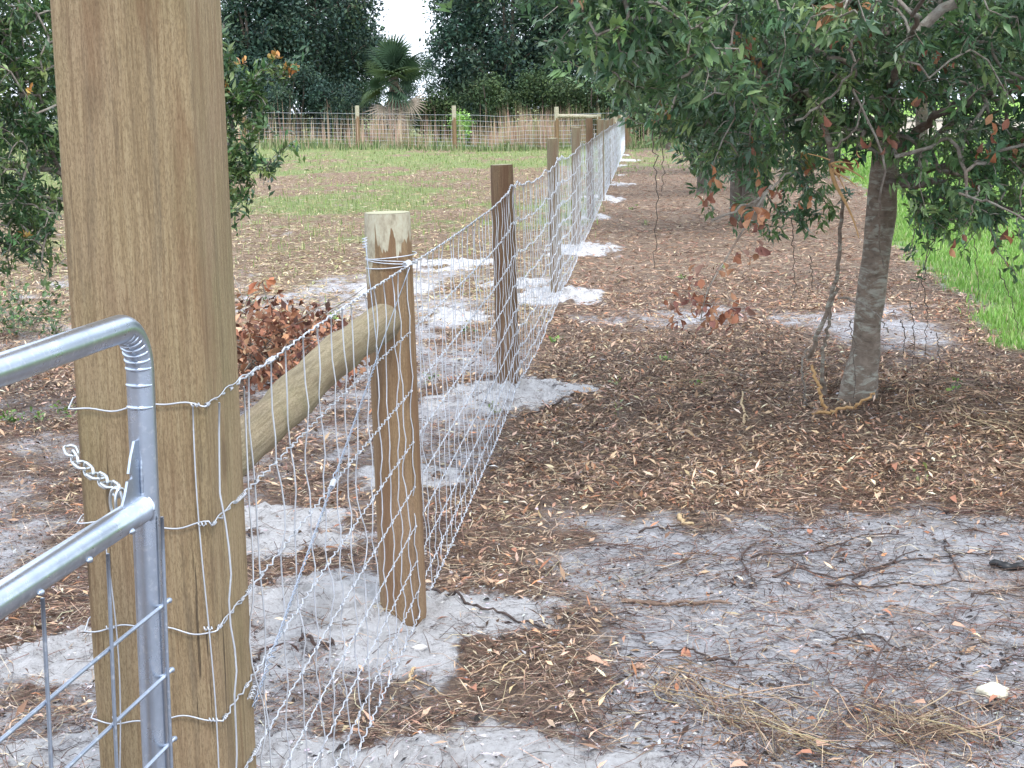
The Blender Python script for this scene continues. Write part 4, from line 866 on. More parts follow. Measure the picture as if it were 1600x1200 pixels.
# --- row of oaks down the right of the fence
def simple_tree(name,label,x,y,h,rx,ry,zc,rz,nat,nl,lsize,tr_,pal_,seed,group=None,stems=1,mat=M_far,zmin=.3,T_=None,cards=False,core=.3,bark=None,extra=None):
    rs=np.random.default_rng(seed); z0=tz(x,y) if y<100 else 0
    t=thing(name,label,'tree',(x,y,z0),group); tk=[]; mb=MB()
    for s_ in range(stems):
        a=rs.uniform(0,6.28); lean=rs.uniform(.1,.5)*(stems>1)+.06
        P_=np.array([[x+.12*(stems>1)*cos(a),y+.12*(stems>1)*sin(a),z0-.2],[x+lean*.3*cos(a),y+lean*.3*sin(a),z0+h*.25],[x+lean*cos(a)+rs.normal(0,.1),y+lean*sin(a),z0+h*.5],[x+lean*1.6*cos(a)+rs.normal(0,.2),y+lean*1.6*sin(a),z0+h*.85]])
        Q=smooth(P_,20); r=np.linspace(tr_,tr_*.35,20); knobbly(mb,Q,r,10,seed+s_,.2); tk.append((Q,r,0))
    obj('trunk',mb,bark or M_darkbark,t)
    pts=[]
    nl_=max(5,nat//12)
    cs=ell_pts(rs,nl_,(x,y,z0+zc),(rx,ry,rz),.35); sz=rs.uniform(.5,1,nl_)*min(rx,rz)*.46
    for c,s_ in zip(cs,sz): pts.append(ell_pts(rs,nat//nl_,c,(s_,s_,s_*.7)))
    pts=np.concatenate(pts)
    if extra is not None: pts=np.concatenate([pts]+[ell_pts(rs,n_,c,r) for c,r,n_ in extra])
    pts=pts[pts[:,2]>z0+zmin]
    A_,rr,chains,tips,dirs=grow(tk,pts,rs,max(.3,h/14),.004*h/4,.45,.06)
    mb=MB(); branch_mesh(mb,A_,rr,chains,4 if y<40 else 3,tr_*.6,.003 if y<40 else .013); obj('branches',mb,bark or M_darkbark,t,kind='stuff')
    out=tips-np.array([x,y,z0+zc*.8]); out/=np.linalg.norm(out,axis=1)[:,None]; dirs=dirs*.5+out*.6+rs.normal(0,.4,dirs.shape); dirs/=np.linalg.norm(dirs,axis=1)[:,None]
    P,R,S,cl=leaves_for(tips,dirs,nl,lsize,lsize*1.1,None,pal_[0],pal_[1],rs,.1,.7,lsize*4.5,shoot=.4)
    mb=MB(); mb.inst(T_ or leaf2T(.24,.08),P,R,S,cl); obj('crown',mb,mat,t,kind='stuff')
    return t
simple_tree('oak_tree','second oak down the row, short dark clustered trunk and drooping crown behind the nearest oak',3.3,21.5,4.2,1.9,2.6,2.35,1.45,330,34,.085,.17,OAK,101,None,3,M_leaf,.75,extra=[((2.6,19.5,2.0),(.9,1.2,.8),60),((2.25,20.5,1.85),(.75,1.2,.75),130)])
simple_tree('oak_tree','third oak of the row, crown edge showing beyond the second',3.7,29,4.6,2.1,2.6,2.7,1.5,260,36,.10,.14,OAK,102,None,2,M_leaf,.9)
simple_tree('oak_tree','fourth oak of the row, standing past midway along the long fence',4.6,38,5,2.2,2.4,3.0,1.9,280,34,.12,.13,OAK,103,None,1,M_leaf,1.0)
simple_tree('oak_tree','oak near the far fence corner with a bare slim trunk on green grass',5.8,56,6.2,2.6,2.4,4.3,2.3,240,36,.16,.10,OAK,104,None,1,M_far,1.9)
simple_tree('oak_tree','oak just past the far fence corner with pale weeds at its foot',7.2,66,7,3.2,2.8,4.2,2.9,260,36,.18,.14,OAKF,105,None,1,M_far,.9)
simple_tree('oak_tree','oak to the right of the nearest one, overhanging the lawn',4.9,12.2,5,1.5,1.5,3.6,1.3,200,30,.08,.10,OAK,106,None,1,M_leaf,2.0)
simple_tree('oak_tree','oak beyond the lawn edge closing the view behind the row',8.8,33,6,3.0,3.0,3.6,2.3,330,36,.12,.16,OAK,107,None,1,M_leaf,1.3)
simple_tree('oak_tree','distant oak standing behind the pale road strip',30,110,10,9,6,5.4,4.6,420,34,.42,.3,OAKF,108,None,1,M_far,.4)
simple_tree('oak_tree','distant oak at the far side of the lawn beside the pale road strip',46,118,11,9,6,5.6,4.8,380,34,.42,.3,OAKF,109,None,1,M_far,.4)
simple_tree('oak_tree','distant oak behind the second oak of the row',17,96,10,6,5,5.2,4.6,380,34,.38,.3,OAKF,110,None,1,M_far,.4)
# --- far trees
def fx(px,Y): return (px-800)/F*Y*1.0
FT=[ # px, Y, height, half width m, label
 (420,74,8.2,1.9,'rounded dark oak at the left of the far tree mass'),(455,80,10.5,3.4,'tall dark oak rising out of frame in the far tree mass'),
 (512,76,9.5,2.6,'broad blue-green oak right of centre of the far tree mass'),(556,83,8.2,1.9,'darkest oak of the far tree mass, next to the palm'),
 (335,84,5.0,2.4,'low oak seen between the gate post and the far tree mass'),
 (752,78,9.6,2.1,'oak with a ragged left edge against the white sky gap'),(800,72,9.4,2.8,'olive green oak above the pale grass behind the far brace'),
 (870,80,10,3.2,'tall dark oak behind the far brace'),(930,74,9.0,2.8,'dense oak straight above the far fence corner'),
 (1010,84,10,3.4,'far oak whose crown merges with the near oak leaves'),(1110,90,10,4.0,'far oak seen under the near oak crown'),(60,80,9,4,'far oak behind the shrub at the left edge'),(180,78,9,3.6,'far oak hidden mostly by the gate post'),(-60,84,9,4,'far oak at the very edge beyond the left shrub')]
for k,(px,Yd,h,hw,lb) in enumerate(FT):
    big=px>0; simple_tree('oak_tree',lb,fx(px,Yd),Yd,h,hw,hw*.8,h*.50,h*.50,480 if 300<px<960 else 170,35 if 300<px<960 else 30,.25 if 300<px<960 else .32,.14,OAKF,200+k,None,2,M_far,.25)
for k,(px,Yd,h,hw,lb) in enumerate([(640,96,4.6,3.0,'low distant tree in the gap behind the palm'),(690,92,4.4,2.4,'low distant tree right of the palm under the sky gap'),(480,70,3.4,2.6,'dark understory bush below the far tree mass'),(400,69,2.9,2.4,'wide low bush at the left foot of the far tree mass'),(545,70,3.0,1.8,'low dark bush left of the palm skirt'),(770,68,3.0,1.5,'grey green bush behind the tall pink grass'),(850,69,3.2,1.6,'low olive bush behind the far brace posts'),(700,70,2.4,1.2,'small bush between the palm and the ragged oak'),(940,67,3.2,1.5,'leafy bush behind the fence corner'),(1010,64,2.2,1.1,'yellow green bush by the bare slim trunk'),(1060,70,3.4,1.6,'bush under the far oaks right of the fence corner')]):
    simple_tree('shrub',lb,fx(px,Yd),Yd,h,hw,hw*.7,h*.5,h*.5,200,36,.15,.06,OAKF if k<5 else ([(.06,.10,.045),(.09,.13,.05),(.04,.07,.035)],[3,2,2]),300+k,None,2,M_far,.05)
# --- palm
px_,Yp=628,67.5; X0=fx(px_,Yp); pz=tz(X0,Yp)
pm=thing('palm_tree','shaggy fan palm with a grey skirt of dead fronds behind the far fence','palm',(X0,Yp,pz))
mb=MB(); P_=smooth(np.array([[X0,Yp,pz-.2],[X0+.05,Yp,pz+1.4],[X0,Yp,pz+2.9]]),16); mb.tube(P_,np.linspace(.24,.20,16),12); obj('trunk',mb,M_darkbark,pm)
def frond(n,R_,droop,w_,seed,ang=2.3,rag=.1):
    rs=np.random.default_rng(seed); mb=MB(); mb.tube([[0,0,0],[.45*R_,0,.04],[.8*R_,0,.0]],[.018,.014,.010],4)
    for a in np.linspace(-ang,ang,n):
        L=R_*(.62+.38*cos(a*.6))*rs.uniform(1-rag,1); b0=np.array([.8*R_,0,0]); d=np.array([cos(a),sin(a),0]); u=np.linspace(0,1,5)
        c=b0+d*(u*L)[:,None]+np.stack([0*u,0*u,-droop*L*u**2.2+.08*L*u],-1); e=np.array([-d[1],d[0],0]); ww=w_*np.array([.35,1,.9,.6,.05])
        V=np.concatenate([c+e*ww[:,None]+[0,0,.015],c,c-e*ww[:,None]+[0,0,.015]]); f=[[i,i+5,i+6,i+1] for i in range(4)]+[[i+5,i+10,i+11,i+6] for i in range(4)]; mb.add(V,[np.array(f)],(.5,.5,.5))
    return mb
fm1=frond(26,1.15,.28,.042,1); fm2=frond(24,1.1,.5,.040,2); fd=frond(16,1.0,.35,.030,3,1.6,.4)
def colm(mb,name,col,mat):
    m=mb.mesh(name); at2=m.color_attributes['col']; n=len(m.vertices); at2.data.foreach_set('color',np.tile([*col,1],n).astype(np.float32)); m.materials.append(mat); return m
gm=[colm(fm1,'frond',(.07,.125,.07),M_far),colm(fm2,'frond',(.05,.09,.055),M_far),colm(fm1,'frond',(.13,.19,.09),M_far)]
dm=[colm(fd,'dead_frond',(.42,.36,.29),M_dry),colm(fd,'dead_frond',(.30,.25,.20),M_dry)]
for k in range(44):
    el=ro.uniform(-.5,1.45); a=ro.uniform(0,2*pi); o=link('frond',gm[k%3],pm,(X0,Yp,pz+2.7+.35*sin(el))); o.rotation_euler=Matrix.Rotation(a,3,'Z').to_euler(); o.rotation_euler=(Matrix.Rotation(a,3,'Z')@Matrix.Rotation(-el,3,'Y')@Matrix.Rotation(ro.normal(0,.5),3,'X')).to_euler(); s=ro.uniform(.7,.98); o.scale=(s,s,s)
for k in range(40):
    a=ro.uniform(0,2*pi); el=ro.uniform(-1.5,-.95); o=link('dead_frond',dm[k%2],pm,(X0+.15*cos(a),Yp+.15*sin(a),pz+ro.uniform(1.6,2.7))); o.rotation_euler=(Matrix.Rotation(a,3,'Z')@Matrix.Rotation(-el,3,'Y')@Matrix.Rotation(ro.normal(0,.6),3,'X')).to_euler(); s=ro.uniform(.9,1.35); o.scale=(s,s,s)
# bright sapling behind the far fence
simple_tree('sapling','bright lime green sapling behind the far fence beside its right-hand tan post',fx(728,64),64,1.25,.28,.25,.8,.5,50,24,.12,.02,([(.22,.42,.09),(.30,.50,.12)],[1,1]),501,None,1,M_leaf,.1)

# --- shrub behind the gate post (left)
rs=np.random.default_rng(5); Ys=8.0; cx=at(135,300,Ys)[0]
sh=thing('leafy_shrub','leafy green shrub behind the gate post with a few orange young tips','shrub',(cx,Ys,tz(cx,Ys)))
tk=[];mb=MB()
for k in range(4):
    a=k*1.6; bx=cx+.10; P_=smooth(np.array([[bx+.03*cos(a),Ys+.05*sin(a),-.05],[bx+.06*cos(a),Ys+.15*sin(a),.5],[bx+.12*cos(a),Ys+.35*sin(a),1.15],[cx+.5*cos(a),Ys+.5*sin(a),2.4]]),20); r=np.linspace(.017,.008,20); mb.tube(P_,r,8); tk.append((P_,r,0))
obj('stem',mb,M_darkbark,sh)
pa=[ell_pts(rs,150,(at(25,70,Ys)[0],Ys-.05,2.15),(.38,.5,.35)),ell_pts(rs,330,(cx-.28,Ys,1.72),(.50,.55,.95)),ell_pts(rs,380,(at(30,200,Ys)[0],Ys-.1,1.65),(.36,.6,.98)),ell_pts(rs,90,(cx+.2,Ys,1.7),(.45,.5,.9)),ell_pts(rs,50,(at(30,350,Ys)[0],Ys-.2,1.15),(.25,.4,.25))]
for (px,py,n_) in [(355,210,4),(345,120,5),(350,150,5),(375,160,4),(385,135,3),(400,150,3),(370,240,5),(365,275,4),(385,235,3),(350,300,4),(380,300,3),(360,325,2),(410,160,2),(350,250,5),(405,120,2),(420,100,1),(425,108,2),(440,118,1),(455,110,2),(395,210,3),(400,190,2),(355,90,2),(360,110,3),(345,175,4),(410,255,2),(440,240,1),(425,262,2),(455,232,1),(348,335,3),(380,262,3),(348,40,1),(342,60,2)]:
    pa.append(ell_pts(rs,n_*2,at(px,py,Ys-.35),(.035,.12,.035)))
pa=np.concatenate(pa); ax_,ay_=proj(pa); pa=pa[(ay_<425+rs.normal(0,18,len(pa)))&((ax_<100)|(ax_>335)|(rs.random(len(pa))<.5))]
A_,rr,chains,tips,dirs=grow(tk,pa,rs,.1,.0018,.42,.07); mb=MB(); branch_mesh(mb,A_,rr,chains,5,.02); obj('branches',mb,M_twig,sh)
dirs=dirs*.5+rs.normal(0,.35,dirs.shape)+[0,0,.35]; dirs/=np.linalg.norm(dirs,axis=1)[:,None]
P,R,S,cl=leaves_for(tips,dirs,17,.050,.008,None,[(.06,.125,.045),(.04,.085,.035),(.12,.19,.06),(.17,.24,.075)],[4,3,2.4,1.0],rs,.0,.7,.16,shoot=.9)
mb=MB(); mb.inst(leaf4T(.17,.03,-.03),P,R,S,cl); obj('crown',mb,M_leaf,sh,kind='stuff')
for (px,py) in [(430,88),(460,108),(445,110),(427,92),(378,100),(355,138),(452,116),(45,145),(40,368)]:
    mb=MB(); c=at(px,py,Ys-.35); n=8; e=rs.normal(0,1,(n,3))+[0,0,.9]; Pq=c+rs.normal(0,.008,(n,3)); s=rs.uniform(.03,.045,n); mb.inst(leafT(.18,.05,.05),Pq,frames(n,e,rs.normal(0,1,(n,3))),np.stack([s,s,s],-1),pal(n,[(.50,.24,.07),(.42,.30,.09)],[2,1],.15)); obj('young_tip',mb,M_leaf,sh,label='orange young leaf tip')

# low weeds and seedlings
def bushlet(name,label,cat,c,r,h,n,ls,pal_,seed,group=None,T_=None,up=.7):
    rs=np.random.default_rng(seed); z0=tz(c[0],c[1]); t=thing(name,label,cat,(c[0],c[1],z0),group)
    ns=max(3,n//9); a=rs.uniform(0,6.28,ns); q=rs.random(ns)**.5; tipz=h*rs.uniform(.5,1,ns); tp_=np.stack([c[0]+r*q*np.cos(a),c[1]+r*q*np.sin(a),z0+tipz],-1); mb=MB()
    for p in tp_: mb.tube(smooth(np.array([[c[0]+(p[0]-c[0])*.3,c[1]+(p[1]-c[1])*.3,z0-.01],[(c[0]+p[0])/2,(c[1]+p[1])/2,z0+(p[2]-z0)*.6],p]),5),.0018,4)
    obj('stem',mb,M_twig,t)
    k=rs.integers(0,ns,n); u=rs.random(n)**.6; P=np.array([c[0],c[1],z0])*(1-u[:,None])+tp_[k]*u[:,None]+rs.normal(0,ls*.35,(n,3)); P[:,2]=np.maximum(P[:,2],z0+.01); e=rs.normal(0,1,(n,3)); e[:,2]=abs(e[:,2])*up; s=ls*rs.uniform(.7,1.2,n)
    mb=MB(); mb.inst(T_ or leafT(.24,.05,.06),P,frames(n,e,np.tile([0,0,1.0],(n,1))+rs.normal(0,.4,(n,3))),np.stack([s,s,s],-1),pal(n,*pal_,.18)); obj('leaves',mb,M_leaf,t); return t
GP=([(.14,.26,.05),(.22,.38,.07),(.09,.16,.035)],[3,3,2]); OP=([(.22,.26,.08),(.32,.33,.12),(.14,.18,.05)],[3,2,2]); DP_=([(.06,.12,.035),(.10,.18,.05),(.04,.08,.025)],[3,2,2])
bushlet('low_shrub','low leafy green shrub at the left edge below the tall shrub','shrub',ground(25,530),.55,.42,330,.055,DP_,1)
bushlet('low_shrub','small weedy shrub between the gate rail and the post','shrub',ground(85,535),.30,.25,120,.045,DP_,2)
for k,(px,py,r,h,n,lb,pp) in enumerate([(22,668,.13,.10,46,'lime green weed clump at the left edge under the gate rail',GP),(68,662,.06,.06,16,'small lime weed between two larger clumps left of the gate post',GP),(98,662,.08,.09,30,'bright weed sprig touching the left side of the gate post',GP),
  (870,536,.07,.06,22,'lime green seedling on brown leaves right of the dark brown post',GP),(1045,572,.07,.05,22,'green seedling in the middle of the leaf litter',GP),(965,655,.04,.08,10,'upright lime seedling below the white sand mound',OP),(1088,610,.05,.05,10,'small dark green seedling near the leaf band centre',GP),(960,605,.05,.04,12,'tiny olive seedling right of the white sand mound',OP),
  (1490,640,.07,.08,14,'green sprig right of the nearest oak foot',GP),(1440,760,.05,.10,8,'dry upright tuft below the oak bed',OP),(518,512,.14,.10,46,'green and tan weed tuft behind the brace log',GP),(480,522,.12,.07,30,'olive weed patch beside the brush pile',OP),(405,478,.14,.04,30,'flat green weed beyond the brush pile',DP_),
  (735,525,.10,.07,26,'dark green weed between the wires left of the brown post',DP_),(672,610,.05,.07,12,'lone green leaf sprig at the left rim of the middle sand mound',GP),(775,655,.06,.06,16,'pale weed at the lower rim of the middle sand mound',OP),(1065,440,.07,.05,14,'green sprout under the hanging dead branch',GP),(1130,420,.06,.04,10,'second green sprout, further right under the hanging dead branch',GP),
  (1010,352,.15,.08,24,'olive grass tuft on the path past the grey posts',OP),(990,330,.12,.10,24,'green tuft beside the far white sand heaps',GP)]):
    bushlet('seedling',lb,'weed',ground(px,py),r,h,n,.035,pp,20+k)
# brush pile of dead brown leaves
c=ground(430,590); c=np.array([c[0]-.02,c[1]+.15]); t=thing('brush_pile','heap of cut oak branches with curled reddish brown leaves behind the brace log','brush pile',(c[0],c[1],0)); rs=np.random.default_rng(77)
n=2000; d=rs.normal(0,1,(n,3)); d/=np.linalg.norm(d,axis=1)[:,None]; d[:,2]=abs(d[:,2]); q=rs.random(n)**.35; P=np.array([c[0],c[1],0])+d*q[:,None]*np.array([.62,1.05,.50])*(.75+.5*vn(d[:,0]*3,d[:,1]*3,3))[:,None]
s=rs.uniform(.045,.085,n); mb=MB()
e=rs.normal(0,1,(n,3)); mb.inst(leaf4T(.24,.22,.10),P,frames(n,e,rs.normal(0,1,(n,3))+[0,0,.4]),np.stack([s,s,s],-1),pal(n,[(.29,.135,.08),(.18,.085,.055),(.39,.21,.125),(.10,.05,.038),(.47,.33,.23)],[5,4,3,3,1],.25)); obj('dead_leaves',mb,M_dry,t,kind='stuff')
for k in range(22):
    a=rs.uniform(0,6.28); e=np.array([cos(a)*.6,sin(a)*.9,rs.uniform(.1,.5)]); p0=np.array([c[0],c[1],.02])+rs.normal(0,.1,3)*[1,1,0]; mb=MB(); mb.tube(smooth(np.array([p0,p0+e*.5+[0,0,.08],p0+e*rs.uniform(.8,1.25)]),8),np.linspace(.007,.002,8),5); obj('branch',mb,M_twig,t)
mb=MB(); n=7; cc=at(410,440,c[1]+.3); P=cc+rs.normal(0,.03,(n,3)); e=rs.normal(0,1,(n,3))-[0,0,.5]; mb.inst(leafT(.24,.25,.1),P,frames(n,e,rs.normal(0,1,(n,3))),np.full((n,3),.08),pal(n,[(.36,.15,.08)],[1],.2)); obj('dead_leaf',mb,M_dry,t); mb=MB(); mb.tube(smooth(np.array([[c[0]+.05,c[1]+.2,.3],cc-[0,0,.08],cc]),8),.004,5); obj('branch',mb,M_twig,t)

# ------------------------------------------------------------------ small things on the ground
def lying(name,label,cat,pts,r0,r1,mat,group=None,lift=.006,wob=.008,forks=0,up=None):
    P_=[]
    for i,p in enumerate(pts):
        g_=ground(p[0],p[1]); z=tz(g_[0],g_[1]); g_=ground(p[0],p[1],z); P_.append([g_[0],g_[1],tz(g_[0],g_[1])+lift+(up[i] if up else 0)])
    Q=smooth(np.array(P_),28); Q[:,:2]+=np.cumsum(ro.normal(0,wob*.35,(28,2)),0); Q[:,2]+=ro.normal(0,.0015,28)
    if not up: Q[:,2]=terrain(Q[:,0],Q[:,1])+lift+np.abs(np.sin(np.arange(28)*.35))*.006
    t=thing(name,label,cat,tuple(Q[0]),group); mb=MB(); mb.tube(Q,np.linspace(r0,r1,28)*(1+.15*np.sin(np.arange(28)*1.1)),7); obj('stem',mb,mat,t)
    for k in range(forks):
        j=ro.integers(5,24); a=ro.uniform(-1,1)*1.0; d=Q[min(j+2,27)]-Q[j-1]; d/=np.linalg.norm(d)+1e-9; d=np.array([d[0]*cos(a)-d[1]*sin(a),d[0]*sin(a)+d[1]*cos(a),0.0]); L=ro.uniform(.06,.2); u=np.linspace(0,1,8); B=Q[j]+d*(u*L)[:,None]+np.stack([ro.normal(0,.005,8),ro.normal(0,.005,8),0*u],-1); B[:,2]=terrain(B[:,0],B[:,1])+lift*.8; B[0]=Q[j]; mb=MB(); mb.tube(B,np.linspace(r1*.9,r1*.3,8),5); obj('side_shoot',mb,mat,t)
    return t
def flatmat(name,c1,c2,rough=.85):
    m,t,b,o=newmat(name); q=noise(t,N(t,'ShaderNodeTexCoord').outputs['Object'],45,5,.65); t.links.new(mix(t,rmp(t,q,[(.35,0),(.65,1)]),c1,c2),b.inputs['Base Color']); b.inputs['Roughness'].default_value=rough; bump(t,b,q,.6,.004); return m
M_root=flatmat('dark_root',(.035,.025,.023),(.09,.06,.05)); M_stick=flatmat('dead_stick',(.10,.065,.045),(.22,.15,.11)); M_strw=flatmat('pale_straw',(.38,.27,.14),(.56,.43,.26))
lying('fallen_stick','thick dark brown stick lying flat in the middle foreground litter','stick',[(970,942),(1030,944),(1090,944),(1150,950)],.008,.005,M_stick,forks=3)
lying('fallen_stick','dark curved twig lying across the middle white sand mound','stick',[(815,645),(850,632),(890,618),(935,612)],.007,.004,M_root,forks=2)
lying('fallen_stick','short dark stick on the white sand left of the bark-topped post foot','stick',[(470,1012),(490,1006),(512,1008)],.007,.005,M_root)
lying('fallen_stick','long dark stick beside the foot of the bark-topped post pointing right','stick',[(665,925),(740,945),(800,970),(860,985)],.006,.003,M_root,forks=2)
lying('fallen_stick','dark twig leaning on the white sand left of the wires','stick',[(385,1045),(420,1025),(445,1010)],.004,.003,M_root)
lying('fallen_stick','pale bark chip lying on the grey sand above the dark roots','wood chip',[(1060,812),(1072,818),(1084,822)],.010,.006,M_strw)
lying('fallen_stick','upright-looking pale splinter in the leaf litter left of the oak','stick',[(1160,660),(1160,642),(1158,625)],.008,.004,M_strw,up=[0,.02,.04])
lying('fallen_stick','small pale forked stick at the lower rim of the front sand mound','stick',[(648,1050),(640,1062),(632,1078)],.005,.003,M_strw,forks=1)
lying('fallen_stick','slanting dark twig rising from the right straw clump','stick',[(1350,1090),(1375,1050),(1405,1008)],.0035,.002,M_root,up=[.0,.02,.04])
lying('fallen_stick','light stick lying in the litter left of the straw clumps','stick',[(780,1070),(800,1040),(822,1020)],.0025,.002,M_strw)
RL=['long dark root running up and right from the middle of the foreground sand','doubled dark root crossing the sand just below the long upper root','dark root leading to the black scrap at the right edge','dark root parallel to and under the doubled root','short dark root hooking down towards the black scrap','crooked dark root crossing the left end of the long upper root','brown root just left of the thick flat stick, upper of two','brown root just left of the thick flat stick, lower of two','dark root arching above the long tangled straw clump','dark root lying above the dense straw clump with upright stalks','reddish root at the right edge below the black scrap','dark root above the pale limestone chip','faint dark root near the edge of the leaf band at far right','thin root lying by the pale bark chip under the leaf band']
for k,pts in enumerate([[(1175,872),(1240,870),(1300,858),(1360,842),(1420,840)],[(1210,902),(1270,896),(1310,910),(1345,900),(1400,880),(1450,858)],[(1330,908),(1370,890),(1430,878),(1500,872),(1590,868)],[(1290,915),(1340,920),(1400,918),(1480,912),(1540,914)],[(1480,838),(1500,870),(1515,905)],[(1180,850),(1160,872),(1185,895),(1175,915)],[(900,962),(950,975),(985,985)],[(910,975),(960,960),(1000,962)],[(1150,1040),(1080,1020),(1010,1008)],[(1300,1010),(1360,1000),(1400,1012)],[(1520,935),(1560,925),(1600,920)],[(1540,1050),(1570,1030),(1600,1022)],[(1440,790),(1520,800),(1600,792)],[(1000,835),(1080,828),(1150,832)]]):
    lying('exposed_root',RL[k],'root',pts,.0042,.0022,M_root,'dark roots on the foreground sand',forks=4,wob=.016)
# straw clumps
def clump(label,axis_,n,seed,spread,lmin,lmax):
    A0=ground(*axis_[0]);A1=ground(*axis_[1]); t=thing('straw_clump',label,'straw',((A0+A1)/2*[1,1,0])); rs=np.random.default_rng(seed); ax=(A1-A0)
    mb=MB()
    for k in range(n):
        u=rs.random(); p=A0+ax*u+np.array([rs.normal(0,spread),rs.normal(0,spread),0]); a=math.atan2(ax[1],ax[0])+rs.normal(0,.65); L=lmin+(lmax-lmin)*rs.random()**1.6; s=np.linspace(-.5,.5,7); kap=rs.normal(0,.7)
        th=a+kap*s; X_=p[0]+np.cumsum(np.cos(th))*L/7; Y_=p[1]+np.cumsum(np.sin(th))*L/7; Z_=terrain(X_,Y_)+.004+rs.uniform(0,.035)+s*rs.normal(0,.05); Z_=np.maximum(Z_,terrain(X_,Y_)+.003)
        w_=rs.uniform(.0006,.0014)
        if L>lmax*.88: q=MB(); q.tube(np.stack([X_,Y_,Z_],-1),w_*1.6,5,pal(1,[(.46,.35,.22)],[1],.15)[0]); obj('stalk',q,M_dry,t)
        else: mb.tube(np.stack([X_,Y_,Z_],-1),w_,4,pal(1,[(.36,.27,.18),(.27,.19,.13),(.48,.38,.27),(.15,.10,.075)],[4,4,2,4],.15)[0])
    obj('straw',mb,M_dry,t,kind='stuff')
clump('long tangled straw clump trailing diagonally through the foreground sand',[(1010,1060),(1260,1170)],170,1,.035,.06,.30)
clump('dense straw clump with upright stalks at the right of the foreground',[(1310,1100),(1480,1150)],140,2,.035,.06,.26)
clump('loose tan grass bundle lying in the litter beyond the front sand mound',[(1000,580),(1090,600)],80,3,.10,.15,.45)
clump('pale straw strewn at the foot of the nearest oak on its right',[(1420,640),(1590,690)],150,4,.12,.12,.45)
# single fallen leaves
fl=[(945,1042,.05),(800,860,.03),(1100,1040,.045),(1070,1018,.05),(1250,1020,.045),(1350,1010,.05),(1510,985,.04),(1525,998,.04),(1175,875,.03),(1280,832,.035),(1410,960,.035),(1395,970,.035),(1300,1172,.055),(1350,1092,.05),(1420,1110,.045),(1570,1108,.04),(1590,1104,.04),(1545,1102,.035),(1140,1205,.05),(1240,1188,.045),(1560,840,.035),(1265,830,.035),(1010,1048,.04),(745,1085,.04),(1055,1065,.04),(1495,792,.04),(1525,780,.04),(1400,738,.05),(1580,735,.06),(1560,725,.05)]
FL=['large reddish leaf on dark litter right of the front sand mound','small pale leaf on litter between post foot and leaf band','curled leaf left of the long straw clump, lower of two','larger curled leaf above the left end of the long straw clump','leaf lying above the middle of the long straw clump','pale leaf on open grey sand under the slanting twig','orange leaf on sand at right, left one of a pair','orange leaf on sand at right, right one of a pair','small orange leaf at the left end of the long dark root','orange leaf between the roots and the leaf band, left of two','small leaf in the middle of the grey sand, right of two','small leaf in the middle of the grey sand, left of two','leaf at the bottom end of the long straw clump','leaf caught at the left end of the dense straw clump','leaf on top of the dense straw clump','leaf right of the pale limestone chip, nearer one','leaf right of the pale limestone chip, at the picture edge','leaf touching the left side of the pale limestone chip','leaf at the bottom edge under the long straw clump','leaf just below the tail of the long straw clump','reddish leaf above the black scrap','orange leaf between the roots and the leaf band, right of two','curled leaf at the upper left end of the long straw clump','leaf on the litter below the front sand mound','small leaf tucked into the top of the long straw clump','orange leaf at the lower edge of the oak litter bed','small orange leaf right of the dry upright tuft','leaf just left of the dry upright tuft','broad leaf at the right edge in the oak litter bed, lower one','broad leaf at the right edge in the oak litter bed, upper one']
q=MB(); T0=leafT(.26,.18,.08); q.add(T0[0],T0[1],(.42,.20,.13)); fa=q.mesh('fallen_leaf'); fa.materials.append(M_dry); q=MB(); T0=leafT(.28,.10,.05); q.add(T0[0],T0[1],(.50,.31,.22)); fb=q.mesh('fallen_leaf'); fb.materials.append(M_dry)
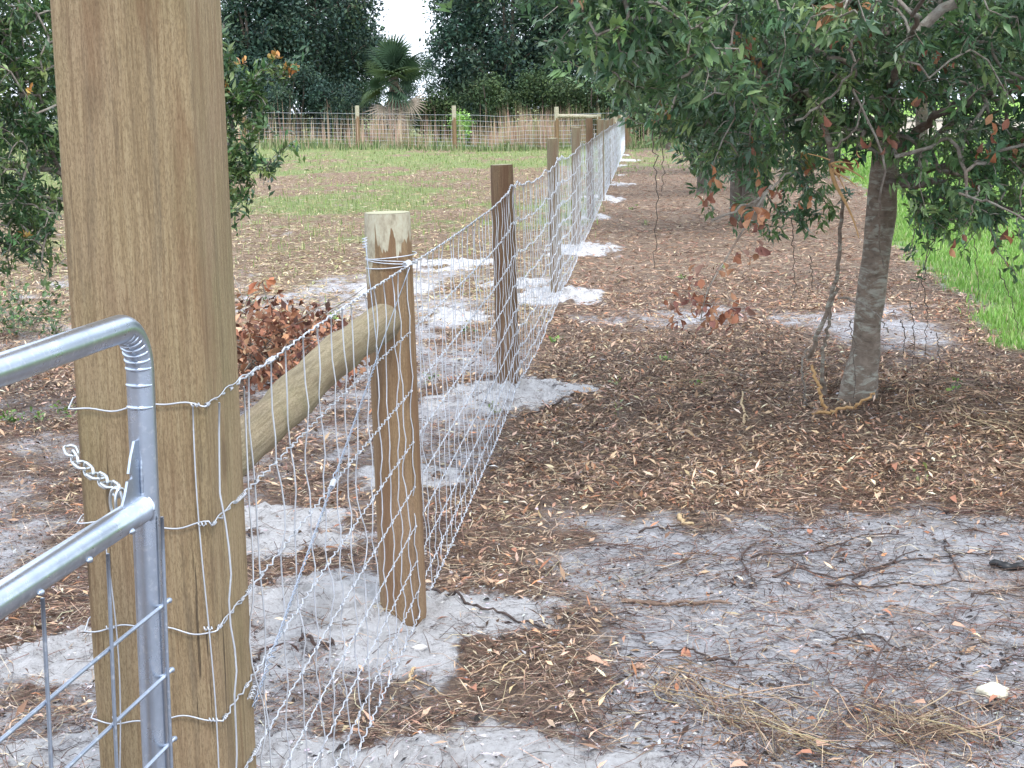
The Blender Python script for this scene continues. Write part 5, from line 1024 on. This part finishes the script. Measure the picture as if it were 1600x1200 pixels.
for k,(px,py,s) in enumerate(fl):
    g_=ground(px,py); z=tz(g_[0],g_[1]); g_=ground(px,py,z); o=bpy.data.objects.new('fallen_leaf',fa if k%2 else fb); C.objects.link(o); o.location=(g_[0],g_[1],tz(g_[0],g_[1])+.012); o.rotation_euler=(ro.normal(0,.4),ro.normal(0,.3),ro.uniform(0,6.28)); o.scale=(s*1.3,s*1.3,s*1.3)
    tag(o,FL[k],'leaf','single oak leaves fallen on the sand')
# black scrap, white stone
g_=ground(1572,888); rs=np.random.default_rng(9); mb=MB(); u=np.linspace(0,1,16); P=np.stack([g_[0]-.05+.11*u,g_[1]+.035-.07*u,.014+tz(g_[0],g_[1])+.006*np.sin(u*9)],-1); mb.tube(P,.006+.011*np.sin(u*pi)**.6*(1+.3*np.sin(u*17)),9); m,t,b,o=newmat('black_plastic'); b.inputs['Base Color'].default_value=(.012,.012,.013,1); b.inputs['Roughness'].default_value=.45
o=obj('black_scrap',mb,m); tag(o,'crumpled black scrap lying at the right edge of the sand','scrap')
def stone(label,px,py,s,col,seed,name='stone'):
    g_=ground(px,py); rs=np.random.default_rng(seed); u=np.linspace(0,pi,9); v=np.linspace(0,2*pi,13)[:-1]; U,V_=np.meshgrid(u,v,indexing='ij'); r=s*(.8+.5*vn(np.cos(V_)*np.sin(U)*2+5,np.sin(V_)*np.sin(U)*2+np.cos(U)*2+seed,seed)); Pq=np.stack([r*np.sin(U)*np.cos(V_)*1.3,r*np.sin(U)*np.sin(V_),r*np.cos(U)*.55],-1)+[g_[0],g_[1],tz(g_[0],g_[1])+s*.15]; K=12; i=np.arange(8)[:,None]*K; j=np.arange(K)[None]; k=(j+1)%K
    mb=MB(); mb.add(Pq.reshape(-1,3),np.stack([i+j,i+K+j,i+K+k,i+k],-1).reshape(-1,4)); o=obj(name,mb,flatmat(name,tuple(x*.75 for x in col),col,.9)); tag(o,label,'stone')
stone('pale yellowish limestone chip at the lower right on the sand',1553,1092,.035,(.68,.64,.50),3)
stone('small white sand clod beside the forked stick at the front mound rim',655,1026,.018,(.6,.58,.56),4)
stone('white clod on the leaves near the far side of the brace log',527,505,.04,(.62,.6,.57),5)
